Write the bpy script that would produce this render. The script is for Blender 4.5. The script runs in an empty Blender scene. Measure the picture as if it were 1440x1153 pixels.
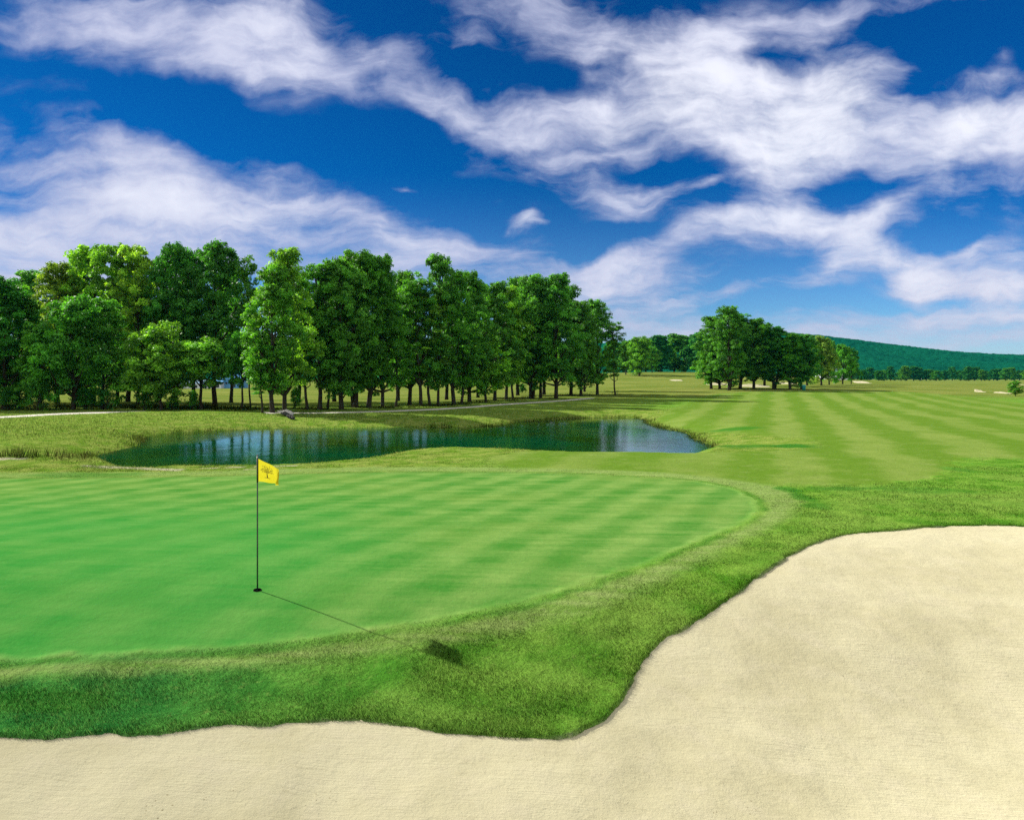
import bpy, math, random
import numpy as np
from math import radians, sin, cos, pi

# ------------------------------------------------------------------ basics
rng = np.random.default_rng(7)
random.seed(7)
scene = bpy.context.scene
COL = scene.collection
F = 1100.0            # focal length in px of the 1440 px wide photograph
CX, HZ = 720.0, 530.0
CAMZ = 3.3
ZW = -0.55            # pond level

def smooth(a, b, x):
    t = np.clip((x - a) / (b - a), 0, 1)
    return t * t * (3 - 2 * t)

def _hash(ix, iy, seed):
    n = (ix.astype(np.int64) * 374761393 + iy.astype(np.int64) * 668265263 + seed * 2147483647) & 0xffffffff
    n = ((n ^ (n >> 13)) * 1274126177) & 0xffffffff
    n = n ^ (n >> 16)
    return (n & 0xffffff) / float(0xffffff)

def vnoise(x, y, seed=0):
    x = np.asarray(x, float); y = np.asarray(y, float)
    ix = np.floor(x); iy = np.floor(y)
    fx = x - ix; fy = y - iy
    fx = fx * fx * (3 - 2 * fx); fy = fy * fy * (3 - 2 * fy)
    a = _hash(ix, iy, seed); b = _hash(ix + 1, iy, seed)
    c = _hash(ix, iy + 1, seed); d = _hash(ix + 1, iy + 1, seed)
    return (a * (1 - fx) + b * fx) * (1 - fy) + (c * (1 - fx) + d * fx) * fy

def fbm(x, y, seed=0, oct=4):
    s = 0; a = 0.5; t = 0
    for i in range(oct):
        s = s + a * vnoise(x * 2 ** i, y * 2 ** i, seed + i * 17); t += a; a *= 0.5
    return s / t

# ------------------------------------------------------------------ terrain
def H0(x, y):
    """lie of the land before the pond and the bunker are cut in"""
    x = np.asarray(x, float); y = np.asarray(y, float)
    s = 0.6
    q = np.clip((12.6 - y) / s, -40, 40)
    d = s * np.log1p(np.exp(q))
    z = -0.27 * 2.6 * np.tanh(d / 2.6)
    z = z - 0.06 * (x + 3.94) * (1 / (1 + np.exp(np.clip((y - 13.5) / 2.0, -30, 30)))) * np.clip(10 / (np.abs(x) + 1e-3), 0, 1)
    z = z + (fbm(x / 9, y / 9, 3, 3) - 0.5) * 0.10 * smooth(14, 24, y)
    z = z + (fbm(x / 45, y / 45, 5, 3) - 0.5) * 0.5 * smooth(60, 120, y)
    # knoll behind the left part of the green
    z = z + 0.28 * np.exp(-(((x + 19) / 5.0) ** 2 + ((y - 30) / 2.5) ** 2))
    # low swell in front of the cart path on the left
    z = z + 0.30 * np.exp(-(((x + 29) / 9.0) ** 2 + ((y - 68.5) / 2.6) ** 2))
    z = z + 0.25 * smooth(120, 190, y)
    z = z + 0.9 * np.exp(-(((x - 55) / 45.0) ** 2 + ((y - 165) / 45.0) ** 2))
    z = z + 5.2 * np.exp(-(((x - 62) / 75.0) ** 2 + ((y - 330) / 95.0) ** 2))
    z = z - 1.0 * smooth(500, 900, y)
    return z

def ray(px, py, zplane=None):
    u = (px - CX) / F; v = (py - HZ) / F
    if zplane is not None:
        t = (CAMZ - zplane) / v
        return u * t, t
    t = 3.0 * (1.0008 ** np.arange(0, 7000))
    z = CAMZ - v * t
    h = H0(u * t, t)
    k = int(np.argmax(z < h))
    if k == 0: k = len(t) - 1
    return u * t[k], t[k]

def rays(pts, zplane=None):
    return np.array([ray(px, py, zplane) for px, py in pts])

def densify(P, step, closed=True):
    out = []
    n = len(P)
    # Catmull-Rom
    for i in range(n if closed else n - 1):
        p0 = P[(i - 1) % n] if closed or i > 0 else P[i]
        p1 = P[i]; p2 = P[(i + 1) % n]
        p3 = P[(i + 2) % n] if closed or i + 2 < n else p2
        k = max(1, int(min(12, np.hypot(*(p2 - p1)) / step)))
        for j in range(k):
            t = j / k
            out.append(0.5 * ((2 * p1) + (-p0 + p2) * t + (2 * p0 - 5 * p1 + 4 * p2 - p3) * t * t + (-p0 + 3 * p1 - 3 * p2 + p3) * t ** 3))
    if not closed: out.append(P[-1])
    return np.array(out)

def sdist(x, y, P, closed=True, reach=None):
    """signed distance, + inside"""
    shp = x.shape; x = x.ravel(); y = y.ravel()
    res = np.full(x.shape, -1e3)
    m = np.ones(x.shape, bool)
    if reach is not None:
        lo = P.min(0) - reach; hi = P.max(0) + reach
        m = (x > lo[0]) & (x < hi[0]) & (y > lo[1]) & (y < hi[1])
    xs = x[m]; ys = y[m]
    d2 = np.full(xs.shape, 1e12); ins = np.zeros(xs.shape, bool)
    n = len(P)
    for i in range(n if closed else n - 1):
        ax, ay = P[i]; bx, by = P[(i + 1) % n]
        ex, ey = bx - ax, by - ay
        L = ex * ex + ey * ey + 1e-12
        t = np.clip(((xs - ax) * ex + (ys - ay) * ey) / L, 0, 1)
        dx = xs - ax - t * ex; dy = ys - ay - t * ey
        d2 = np.minimum(d2, dx * dx + dy * dy)
        if closed:
            c = ((ay > ys) != (by > ys))
            if abs(by - ay) > 1e-12:
                ins ^= c & (xs < (bx - ax) * (ys - ay) / (by - ay) + ax)
    d = np.sqrt(d2)
    res[m] = np.where(ins, d, -d) if closed else -d
    return res.reshape(shp)

BUNK_PX = [(-200,1040),(-60,1036),(0,1035),(60,1037),(110,1033),(150,1030),(185,1033),(220,1031),(260,1025),(300,1019),(340,1017),(380,1018),(420,1014),(460,1010),(500,1010),(540,1014),(580,1021),(620,1029),(660,1033),(700,1034),(740,1036),(780,1036),(810,1030),(835,1019),(855,1007),(870,990),(884,965),(897,940),(915,915),(940,894),(975,875),(1005,857),(1030,838),(1055,818),(1085,797),(1120,775),(1160,758),(1200,750),(1250,746),(1300,741),(1350,739),(1400,738),(1440,740),(1540,748)]
bk = rays(BUNK_PX)
BUNK = densify(np.vstack([bk, [(16, 13.5), (17, 8), (13, 1.5), (0, 0.3), (-10, 1.5), (-12, 5)]]), 0.25)

GREEN_PX = [(-260,676),(-100,674),(0,673),(150,672),(300,670),(400,667),(520,664.5),(650,664.5),(780,666),(880,670),(960,675),(1010,683),(1045,694),(1062,706),(1064,716),(1046,732),(1010,748),(960,768),(900,792),(850,810),(780,831),(700,851),(600,871),(520,885),(440,896),(350,906),(250,913),(130,920),(0,926),(-150,932)]
gp = rays(GREEN_PX)
GREEN = densify(np.vstack([gp, [(-13, 8.8), (-19, 12), (-23, 18)]]), 0.5)
FRINGE_PX = [(-300,668),(-100,666),(0,665),(150,664),(300,662),(400,660),(520,657),(650,657),(780,659),(880,662),(960,667),(1040,676),(1095,686),(1122,700),(1121,715),(1092,737),(1035,765),(965,800),(885,836),(800,864),(700,888),(600,905),(500,919),(350,934),(250,941),(130,948),(0,955),(-150,960)]
fp = rays(FRINGE_PX)
FRINGE = densify(np.vstack([fp, [(-13.6, 8.3), (-20, 11), (-25, 18)]]), 0.5)
FAIR_PX = [(690,646),(735,635),(830,634),(930,634.5),(1010,635),(1080,634),(1140,631),(1158,626),(1140,618),(1080,612),(1040,607),(1000,602),(960,596),(935,590),(925,583),(950,574),(975,564),(1000,556),(1060,551),(1130,550),(1200,549.5),(1260,551),(1330,556),(1400,563),(1500,574),(1700,592),(1700,655),(1500,648),(1400,644),(1345,650),(1333,660),(1322,669),(1270,677),(1180,681),(1090,683),(1010,677),(900,669),(790,663),(715,657)]
FAIR = densify(rays(FAIR_PX), 0.8)
# pond: far bank is traced at water level, near bank at the level of the turf crest
PF = [(118,652),(128,645),(150,637),(180,630),(200,623),(205,614),(240,608),(300,605.5),(345,603.5),(400,601.5),(500,601.5),(560,600.5),(660,600),(700,597.5),(735,593),(770,590.5),(820,588),(870,587),(903,589),(912,596),(935,603),(962,608),(972,616),(988,622),(1003,630)]
PN = [(990,634.5),(900,634.5),(800,633.5),(740,631),(700,629),(620,628),(570,632.5),(530,640),(490,645),(430,650),(350,652.5),(250,653),(170,653.5)]
pf = rays(PF, ZW); pn = rays(PN)
PONDQ = np.vstack([pf, pn])
POND = densify(PONDQ, 0.8)
PLAB = np.concatenate([np.ones(len(pf)), np.zeros(len(pn))])

def pond_s(x, y):
    s = sdist(x, y, POND, reach=9.0)
    shp = s.shape
    xf = x.ravel(); yf = y.ravel(); w = np.zeros(xf.shape); m = (s.ravel() > -8.9)
    if m.any():
        xs = xf[m]; ys = yf[m]; num = 0; den = 0
        for (qx, qy), l in zip(PONDQ, PLAB):
            k = 1 / (((xs - qx) ** 2 + (ys - qy) ** 2) + 0.3) ** 2
            num = num + k * l; den = den + k
        w[m] = num / den
    return s, w.reshape(shp)

def ground_height(x, y, full=False):
    z = H0(x, y)
    s, w = pond_s(x, y)
    w = smooth(0.15, 0.85, w)
    jitter = (fbm(x / 1.3, y / 1.3, 11, 3) - 0.5) * 0.5 * w
    a = -0.25 * (1 - w) - 4.5 * w
    b = 1.6 * (1 - w) + 0.7 * w
    t = np.clip((s + jitter - a) / (b - a), 0, 1)
    # far bank: gentle slope that reaches water level right at s = 0
    t = t ** (1.0 + 0.6 * w)
    z2 = z + (ZW - 0.16 - z) * t
    z = np.where(s > -8.9, z2, z)
    bs = sdist(x, y, BUNK, reach=3.0)
    bj = (vnoise(x * 3.1, y * 3.1, 31) - 0.5) * 0.09 + (vnoise(x * 9, y * 9, 32) - 0.5) * 0.04
    z = z - 1.4 * smooth(0.0, 0.22, bs + bj) + 0.012 * np.exp(-((bs + 0.10) / 0.16) ** 2)
    if full: return z, s, w, bs
    return z

def sand_height(x, y):
    bs = sdist(x, y, BUNK, reach=1.0)
    z = H0(x, y) - 0.012 - 0.30 * smooth(-0.5, 4.5, bs)
    z = z + (fbm(x / 1.6, y / 1.6, 41, 3) - 0.5) * 0.10 * smooth(0, 1.2, bs)
    z = z + (fbm(x / .35 + y / .7, y / .35, 43, 3) - 0.5) * 0.030 * smooth(0, .6, bs)
    return z, bs

# ------------------------------------------------------------------ object helpers
def props(o, label=None, cat=None, group=None, kind=None):
    if label: o['label'] = label
    if cat: o['category'] = cat
    if group: o['group'] = group
    if kind: o['kind'] = kind
    return o

def link(name, me, mat=None, parent=None):
    o = bpy.data.objects.new(name, me); COL.objects.link(o)
    if mat is not None and len(me.materials) == 0: me.materials.append(mat)
    if parent is not None: o.parent = parent
    return o

def empty(name, loc=(0, 0, 0), rz=0):
    o = bpy.data.objects.new(name, None); COL.objects.link(o)
    o.location = loc; o.rotation_euler = (0, 0, rz); o.empty_display_size = 0.2
    return o

def mesh_np(name, co, faces, k, attrs=None, smoothed=False, normals=None):
    """faces: (n,k) int array"""
    me = bpy.data.meshes.new(name)
    nv = len(co); nf = len(faces)
    me.vertices.add(nv); me.vertices.foreach_set('co', np.asarray(co, np.float32).ravel())
    me.loops.add(nf * k); me.loops.foreach_set('vertex_index', np.asarray(faces, np.int32).ravel())
    me.polygons.add(nf)
    me.polygons.foreach_set('loop_start', np.arange(0, nf * k, k, dtype=np.int32))
    me.polygons.foreach_set('loop_total', np.full(nf, k, np.int32))
    me.polygons.foreach_set('use_smooth', np.full(nf, bool(smoothed)))
    me.update(calc_edges=True)
    for n, a in (attrs or {}).items():
        at = me.attributes.new(n, 'FLOAT', 'POINT'); at.data.foreach_set('value', np.asarray(a, np.float32).ravel())
    if normals is not None:
        me.normals_split_custom_set_from_vertices([tuple(v) for v in normals])
    return me

class MB:
    """collects simple shapes into one mesh"""
    def __init__(s): s.v = []; s.f = []
    def add(s, vs, fs):
        o = len(s.v); s.v += [tuple(map(float, v)) for v in vs]; s.f += [tuple(o + i for i in f) for f in fs]
    def box(s, c, d, taper=1.0, rz=0):
        x, y, z = c; a, b, h = d[0] / 2, d[1] / 2, d[2] / 2
        P = []
        for zz, k in ((-h, 1), (h, taper)):
            for sx, sy in ((-1, -1), (1, -1), (1, 1), (-1, 1)):
                px, py = sx * a * k, sy * b * k
                P.append((x + px * cos(rz) - py * sin(rz), y + px * sin(rz) + py * cos(rz), z + zz))
        s.add(P, [(3, 2, 1, 0), (4, 5, 6, 7), (0, 1, 5, 4), (1, 2, 6, 5), (2, 3, 7, 6), (3, 0, 4, 7)])
    def tube(s, pts, rad, n=8, cap=True):
        pts = [np.array(p, float) for p in pts]
        P = []
        for i, p in enumerate(pts):
            d = pts[min(i + 1, len(pts) - 1)] - pts[max(i - 1, 0)]
            d = d / (np.linalg.norm(d) + 1e-9)
            a = np.cross(d, (0.31, 0.95, 0.05) if abs(d[1]) < 0.9 else (1, 0, 0)); a /= np.linalg.norm(a)
            b = np.cross(d, a)
            for j in range(n):
                t = 2 * pi * j / n
                P.append(p + rad[i] * (cos(t) * a + sin(t) * b))
        Fc = []
        for i in range(len(pts) - 1):
            for j in range(n):
                Fc.append((i * n + j, i * n + (j + 1) % n, (i + 1) * n + (j + 1) % n, (i + 1) * n + j))
        if cap:
            Fc.append(tuple(range(n))[::-1]); Fc.append(tuple((len(pts) - 1) * n + j for j in range(n)))
        s.add(P, Fc)
    def mesh(s, name, sm=True):
        me = bpy.data.meshes.new(name); me.from_pydata(s.v, [], s.f); me.update()
        me.polygons.foreach_set('use_smooth', [sm] * len(me.polygons))
        return me
    def build(s, name, mat, parent=None, sm=True):
        return link(name, s.mesh(name, sm), mat, parent)

# ------------------------------------------------------------------ node helpers
class NT:
    def __init__(s, tree): s.t = tree
    def n(s, typ, **kw):
        nd = s.t.nodes.new(typ)
        for k, v in kw.items(): setattr(nd, k, v)
        return nd
    def put(s, sock, v):
        if isinstance(v, bpy.types.NodeSocket): s.t.links.new(v, sock)
        elif isinstance(v, bpy.types.Node): s.t.links.new(v.outputs[0], sock)
        elif v is not None:
            try: sock.default_value = v
            except Exception: sock.default_value = tuple(v) + (1,)
    def m(s, op, a, b=None, c=None, clamp=False):
        nd = s.n('ShaderNodeMath', operation=op, use_clamp=clamp)
        s.put(nd.inputs[0], a)
        if b is not None: s.put(nd.inputs[1], b)
        if c is not None: s.put(nd.inputs[2], c)
        return nd.outputs[0]
    def v(s, op, a, b=None, sc=None):
        nd = s.n('ShaderNodeVectorMath', operation=op)
        s.put(nd.inputs[0], a)
        if b is not None: s.put(nd.inputs[1], b)
        if sc is not None: s.put(nd.inputs['Scale'], sc)
        return nd.outputs['Value'] if op in ('DOT_PRODUCT', 'LENGTH') else nd.outputs[0]
    def mix(s, f, a, b, mode='MIX'):
        nd = s.n('ShaderNodeMix', data_type='RGBA', blend_type=mode)
        s.put(nd.inputs[0], f); s.put(nd.inputs[6], a); s.put(nd.inputs[7], b)
        return nd.outputs[2]
    def noise(s, vec, scale, detail=3, rough=0.55, dist=0.0):
        nd = s.n('ShaderNodeTexNoise')
        s.put(nd.inputs['Vector'], vec); nd.inputs['Scale'].default_value = scale
        nd.inputs['Detail'].default_value = detail; nd.inputs['Roughness'].default_value = rough
        nd.inputs['Distortion'].default_value = dist
        return nd.outputs[0]
    def ss(s, x, a, b):
        nd = s.n('ShaderNodeMapRange', interpolation_type='SMOOTHSTEP')
        s.put(nd.inputs[0], x); s.put(nd.inputs[1], a); s.put(nd.inputs[2], b)
        return nd.outputs[0]
    def mapping(s, vec, loc=(0, 0, 0), rot=(0, 0, 0), sc=(1, 1, 1), typ='POINT'):
        nd = s.n('ShaderNodeMapping', vector_type=typ)
        s.put(nd.inputs[0], vec); nd.inputs[1].default_value = loc; nd.inputs[2].default_value = rot; nd.inputs[3].default_value = sc
        return nd.outputs[0]
    def attr(s, name):
        nd = s.n('ShaderNodeAttribute', attribute_name=name); return nd.outputs['Fac']

def new_mat(name):
    m = bpy.data.materials.new(name); m.use_nodes = True
    m.node_tree.nodes.clear()
    T = NT(m.node_tree)
    out = T.n('ShaderNodeOutputMaterial')
    return m, T, out

def simple(name, col, rough=0.7, metallic=0.0, var=0.15, scale=8.0, spec=0.3):
    m, T, out = new_mat(name)
    p = T.n('ShaderNodeBsdfPrincipled')
    g = T.n('ShaderNodeTexCoord')
    nz = T.noise(g.outputs['Object'], scale, 4)
    k = T.m('MULTIPLY_ADD', nz, 2 * var, 1 - var)
    c = T.v('SCALE', tuple(col), sc=k)
    T.put(p.inputs['Base Color'], c)
    p.inputs['Roughness'].default_value = rough; p.inputs['Metallic'].default_value = metallic
    p.inputs['Specular IOR Level'].default_value = spec
    T.put(out.inputs[0], p)
    return m

# ---- turf colour: shared by the ground sheet and by the blades that grow on it
def turf_group():
    g = bpy.data.node_groups.new('turf_colour', 'ShaderNodeTree')
    for n in ('green', 'fringe', 'fair', 'lush', 'dirt', 'meadow', 'bank', 'cool'):
        g.interface.new_socket(n, in_out='INPUT', socket_type='NodeSocketFloat')
    g.interface.new_socket('Color', in_out='OUTPUT', socket_type='NodeSocketColor')
    T = NT(g)
    gi = T.n('NodeGroupInput'); go = T.n('NodeGroupOutput')
    P = T.n('ShaderNodeNewGeometry').outputs['Position']
    n_big = T.noise(P, 0.22, 4)
    n_mid = T.noise(P, 1.3, 5, 0.6)
    n_fine = T.noise(P, 9.0, 4, 0.65)
    n_grain = T.noise(P, 55.0, 2, 0.6)
    # rough
    rough = T.mix(T.ss(n_mid, 0.32, 0.68), (0.050, 0.150, 0.010), (0.122, 0.232, 0.028))
    rough = T.mix(T.m('MULTIPLY', T.ss(n_big, 0.42, 0.66), 0.55), rough, (0.140, 0.215, 0.038))
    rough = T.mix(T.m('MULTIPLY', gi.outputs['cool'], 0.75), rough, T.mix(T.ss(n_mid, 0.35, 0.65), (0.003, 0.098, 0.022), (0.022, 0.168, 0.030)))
    rough = T.mix(T.m('MULTIPLY', T.ss(n_fine, 0.55, 0.75), 0.40), rough, (0.180, 0.240, 0.060))
    # putting green: two crossing mowing directions, soft
    warp = T.m('MULTIPLY', T.m('SUBTRACT', T.noise(P, 0.4, 4, .65), 0.5), 0.8)
    s1 = T.m('SINE', T.m('MULTIPLY', T.m('ADD', T.v('DOT_PRODUCT', P, (0.90, -0.435, 0)), warp), 2 * pi / 1.30))
    s2 = T.m('SINE', T.m('MULTIPLY', T.m('ADD', T.v('DOT_PRODUCT', P, (0.75, 0.66, 0)), warp), 2 * pi / 1.35))
    streak = T.noise(T.mapping(P, rot=(0, 0, radians(-64)), sc=(0.35, 2.6, 1)), 1.0, 5, 0.65)
    k = T.m('ADD', T.m('MULTIPLY', T.m('MULTIPLY', T.ss(s1, -0.9, 0.9), T.m('MULTIPLY_ADD', n_mid, 1.1, -0.1)), 0.90), T.m('MULTIPLY', T.ss(s2, -0.8, 0.8), 0.13))
    k = T.m('ADD', k, T.m('MULTIPLY', T.ss(streak, 0.33, 0.67), 0.46))
    k = T.m('ADD', k, T.m('MULTIPLY', T.m('SUBTRACT', n_fine, 0.5), 0.60))
    gr = T.mix(T.m('ADD', k, 0.0, clamp=True), (0.040, 0.146, 0.018), (0.138, 0.232, 0.052))
    gr = T.mix(T.m('MULTIPLY', T.ss(n_big, 0.45, 0.70), 0.45), gr, (0.135, 0.205, 0.040))
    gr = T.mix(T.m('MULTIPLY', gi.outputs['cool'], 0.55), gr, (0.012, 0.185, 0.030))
    gr = T.v('SCALE', gr, sc=T.m('MULTIPLY_ADD', n_grain, 0.36, 0.82))
    # collar
    fr_s = T.noise(T.mapping(P, rot=(0, 0, radians(-28)), sc=(0.5, 4.0, 1)), 1.2, 4)
    fr = T.mix(T.ss(fr_s, 0.3, 0.7), (0.100, 0.178, 0.030), (0.175, 0.240, 0.068))
    fr = T.mix(T.m('MULTIPLY', T.ss(n_fine, 0.5, 0.7), 0.5), fr, (0.195, 0.240, 0.088))
    # fairway with long mowing stripes
    fw = T.m('MULTIPLY', T.m('SUBTRACT', T.noise(P, 0.09, 5, .6), 0.5), 4.2)
    fs = T.m('SINE', T.m('MULTIPLY', T.m('ADD', T.v('DOT_PRODUCT', P, (0.949, -0.315, 0)), fw), 2 * pi / 3.9))
    fk = T.m('ADD', T.m('MULTIPLY', T.m('MULTIPLY', T.ss(fs, -0.8, 0.8), T.m('MULTIPLY_ADD', T.noise(P, 0.07, 2), 1.2, 0.05)), 0.95), T.m('MULTIPLY', T.m('SUBTRACT', T.noise(P, 0.5, 6, 0.7), 0.5), 1.9))
    fa = T.mix(T.m('ADD', fk, 0.0, clamp=True), (0.080, 0.152, 0.015), (0.152, 0.208, 0.044))
    fa = T.mix(T.m('MULTIPLY', T.ss(n_mid, 0.5, 0.75), 0.30), fa, (0.190, 0.220, 0.078))
    # far fields
    md_n = T.noise(T.mapping(P, sc=(0.25, 1.0, 1)), 0.30, 5, 0.65)
    md = T.mix(T.ss(md_n, 0.33, 0.67), (0.070, 0.118, 0.014), (0.170, 0.185, 0.045))
    c = T.mix(gi.outputs['bank'], rough, T.mix(T.ss(n_mid, .35, .65), (0.080, 0.155, 0.014), (0.165, 0.210, 0.042)))
    c = T.mix(gi.outputs['meadow'], c, md)
    c = T.mix(gi.outputs['fair'], c, fa)
    c = T.mix(gi.outputs['fringe'], c, fr)
    c = T.mix(gi.outputs['green'], c, gr)
    c = T.mix(gi.outputs['lush'], c, (0.028, 0.125, 0.012))
    c = T.mix(gi.outputs['dirt'], c, T.mix(n_fine, (0.26, 0.23, 0.16), (0.42, 0.38, 0.28)))
    T.put(go.inputs[0], c)
    return g
TURF = turf_group()
MASKS = ('green', 'fringe', 'fair', 'lush', 'dirt', 'meadow', 'bank', 'cool')

def turf_material():
    m, T, out = new_mat('turf')
    gn = T.n('ShaderNodeGroup', node_tree=TURF)
    for a in MASKS: T.put(gn.inputs[a], T.attr(a))
    P = T.n('ShaderNodeNewGeometry').outputs['Position']
    grain = T.noise(P, 38.0, 3, 0.7); mid = T.noise(P, 7.0, 4, 0.7); wide = T.noise(P, 1.4, 4, 0.7)
    sm = T.m('MAXIMUM', T.attr('green'), T.m('MULTIPLY', T.attr('fair'), 0.6))
    amp = T.m('MULTIPLY_ADD', sm, -0.75, 1.0)
    h = T.m('ADD', T.m('MULTIPLY', grain, 0.012), T.m('ADD', T.m('MULTIPLY', mid, 0.045), T.m('MULTIPLY', wide, 0.10)))
    b = T.n('ShaderNodeBump'); b.inputs['Strength'].default_value = 0.9; b.inputs['Distance'].default_value = 1.0
    T.put(b.inputs['Height'], T.m('MULTIPLY', h, amp))
    d = T.n('ShaderNodeBsdfDiffuse'); T.put(d.inputs['Color'], gn.outputs[0]); T.put(d.inputs['Normal'], b)
    T.put(out.inputs[0], d)
    return m
M_TURF = turf_material()

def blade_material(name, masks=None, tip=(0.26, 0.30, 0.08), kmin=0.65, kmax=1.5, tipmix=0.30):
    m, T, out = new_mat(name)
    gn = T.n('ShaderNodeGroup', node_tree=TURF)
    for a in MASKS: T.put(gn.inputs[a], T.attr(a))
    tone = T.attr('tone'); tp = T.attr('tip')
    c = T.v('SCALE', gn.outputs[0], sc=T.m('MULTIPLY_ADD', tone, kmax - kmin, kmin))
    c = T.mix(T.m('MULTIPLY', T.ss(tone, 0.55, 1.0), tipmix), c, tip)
    d = T.n('ShaderNodeBsdfDiffuse'); T.put(d.inputs[0], c)
    tr = T.n('ShaderNodeBsdfTranslucent'); T.put(tr.inputs[0], c)
    mx = T.n('ShaderNodeMixShader'); mx.inputs[0].default_value = 0.18
    T.put(mx.inputs[1], d.outputs[0]); T.put(mx.inputs[2], tr.outputs[0])
    T.put(out.inputs[0], mx)
    return m
M_BLADE = blade_material('grass_blades')
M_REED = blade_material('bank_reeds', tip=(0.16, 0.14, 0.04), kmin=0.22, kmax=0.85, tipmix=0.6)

# ------------------------------------------------------------------ ground sheet
def mask_arrays(x, y, s_pond, w_pond, bs):
    jit = (fbm(x * 2.2, y * 2.2, 71, 3) - 0.5)
    sg = sdist(x, y, GREEN, reach=3.0); sf = sdist(x, y, FRINGE, reach=3.0)
    sw = sdist(x, y, FAIR, reach=8.0)
    green = smooth(-0.16, 0.16, sg + jit * 0.3)
    fringe = smooth(-0.30, 0.30, sf + jit * 0.3) * (1 - 0.75 * np.exp(-((sg + 0.14) / 0.17) ** 2) * (sg > -900))
    blur = np.clip(y / 90, 0.25, 3)
    fair = smooth(-1.0, 1.0, (sw + jit * 1.5) / blur)
    lush = np.zeros_like(x)
    def blob(px, py, rx, ry, k=1.0):
        cx, cy = ray(px, py); x1, _ = ray(px + rx, py); _, y1 = ray(px, py - ry); _, y2 = ray(px, py + ry)
        return k * smooth(1.25, 0.55, np.sqrt(((x - cx) / (x1 - cx)) ** 2 + ((y - cy) / ((y1 - y2) / 2)) ** 2) + jit * 0.9)
    for b in [(1035, 601, 38, 2.4, .85), (1040, 626, 60, 4, .8), (1110, 627, 40, 3.5, .95), (1105, 688, 18, 4, .8), (1130, 700, 14, 7, .7), (1150, 712, 20, 5, .6), (1190, 687, 60, 3, .6), (1345, 660, 22, 4, .5), (1300, 690, 60, 6, .4), (120, 668, 90, 4, .6), (740, 1000, 50, 10, .25), (60, 985, 110, 16, .5)]:
        lush = np.maximum(lush, blob(*b))
    lush = np.maximum(lush, 0.55 * np.exp(-((sg + 0.16 + jit * .3) / 0.10) ** 2) * (sg > -900) * smooth(.35, .6, fbm(x * 1.1, y * 1.1, 77, 3)))
    dirt = np.zeros_like(x)
    for ln, wd in (([(122, 655), (160, 657), (200, 658.5), (250, 661)], 0.20), ([(285, 658.5), (330, 657), (380, 656), (425, 654.5)], 0.16), ([(-30, 646), (28, 645)], 0.25), ([(345, 660), (372, 660)], .12)):
        q = rays(ln); dd = -sdist(x, y, q, closed=False, reach=2.0)
        dirt = np.maximum(dirt, smooth(wd * 1.6, wd * 0.4, dd + np.abs(jit) * 0.5))
    for cx, cy, r in ((915, 0, 0),): pass
    bank = np.where(s_pond > -8.5, smooth(-8.0, -3.0, s_pond) * 1.0, 0)
    leftm = smooth(30, 40, y) * smooth(8, -4, x - (y - 40) * 0.25)
    bank = np.maximum(bank, 0.85 * leftm)
    meadow = np.maximum(smooth(80, 95, y + x * .0 - np.clip(x + 30, 0, 200) * 0.75), smooth(98, 128, y - x * 0.02) * (x > 0) )
    meadow = meadow * (1 - fair)
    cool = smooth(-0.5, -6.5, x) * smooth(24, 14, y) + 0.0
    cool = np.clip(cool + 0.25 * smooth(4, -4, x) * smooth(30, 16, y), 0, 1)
    nb = smooth(-0.02, 0.10, bs)
    dirt = np.maximum(dirt, nb * 0.9)
    return dict(green=green, fringe=fringe, fair=fair, lush=lush, dirt=dirt, meadow=meadow, bank=bank, cool=cool), sg, sw

def build_ground():
    APX = -8.0
    u = np.concatenate([np.linspace(-2.6, -0.72, 60, endpoint=False), np.linspace(-0.72, 0.72, 720, endpoint=False), np.linspace(0.72, 2.6, 60)])
    r = [8.2]
    while r[-1] < 6000:
        q = r[-1]
        k = 0.02 if q < 14.5 else 0.0032 if q < 30 else 0.0065 if q < 130 else 0.02 if q < 600 else 0.06
        r.append(q * (1 + k))
    r = np.array(r)
    U, R = np.meshgrid(u, r)
    X = U * R; Y = R + APX
    Z, sp, wp, bs = ground_height(X, Y, full=True)
    M, sg, sw = mask_arrays(X, Y, sp, wp, bs)
    # micro relief on rough and banks
    Z = Z + (fbm(X * 1.2, Y * 1.2, 90, 3) - 0.5) * 0.05 * (1 - M['green']) * (1 - 0.7 * M['fair']) * smooth(60, 30, Y)
    P = np.stack([X, Y, Z], -1)
    du = np.gradient(P, axis=1); dr = np.gradient(P, axis=0)
    Nn = np.cross(du, dr); Nn /= np.linalg.norm(Nn, axis=-1, keepdims=True)
    nr, nc = X.shape
    idx = np.arange(nr * nc).reshape(nr, nc)
    Q = np.stack([idx[:-1, :-1], idx[:-1, 1:], idx[1:, 1:], idx[1:, :-1]], -1).reshape(-1, 4)
    fg = (sg.ravel()[Q].mean(1) > 0)
    ff = (sw.ravel()[Q].mean(1) > 0) & ~fg
    inb = bs.ravel()[Q].min(1) > 1.2
    Pf = P.reshape(-1, 3); Nf = Nn.reshape(-1, 3)
    for name, sel in (('ground', ~(fg | ff | inb)), ('putting_green', fg), ('fairway', ff)):
        q = Q[sel]; used, inv = np.unique(q.ravel(), return_inverse=True)
        me = mesh_np(name, Pf[used], inv.reshape(-1, 4), 4, {k: v.ravel()[used] for k, v in M.items()}, True, Nf[used])
        o = link(name, me, M_TURF)
        props(o, kind='structure')
build_ground()

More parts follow.
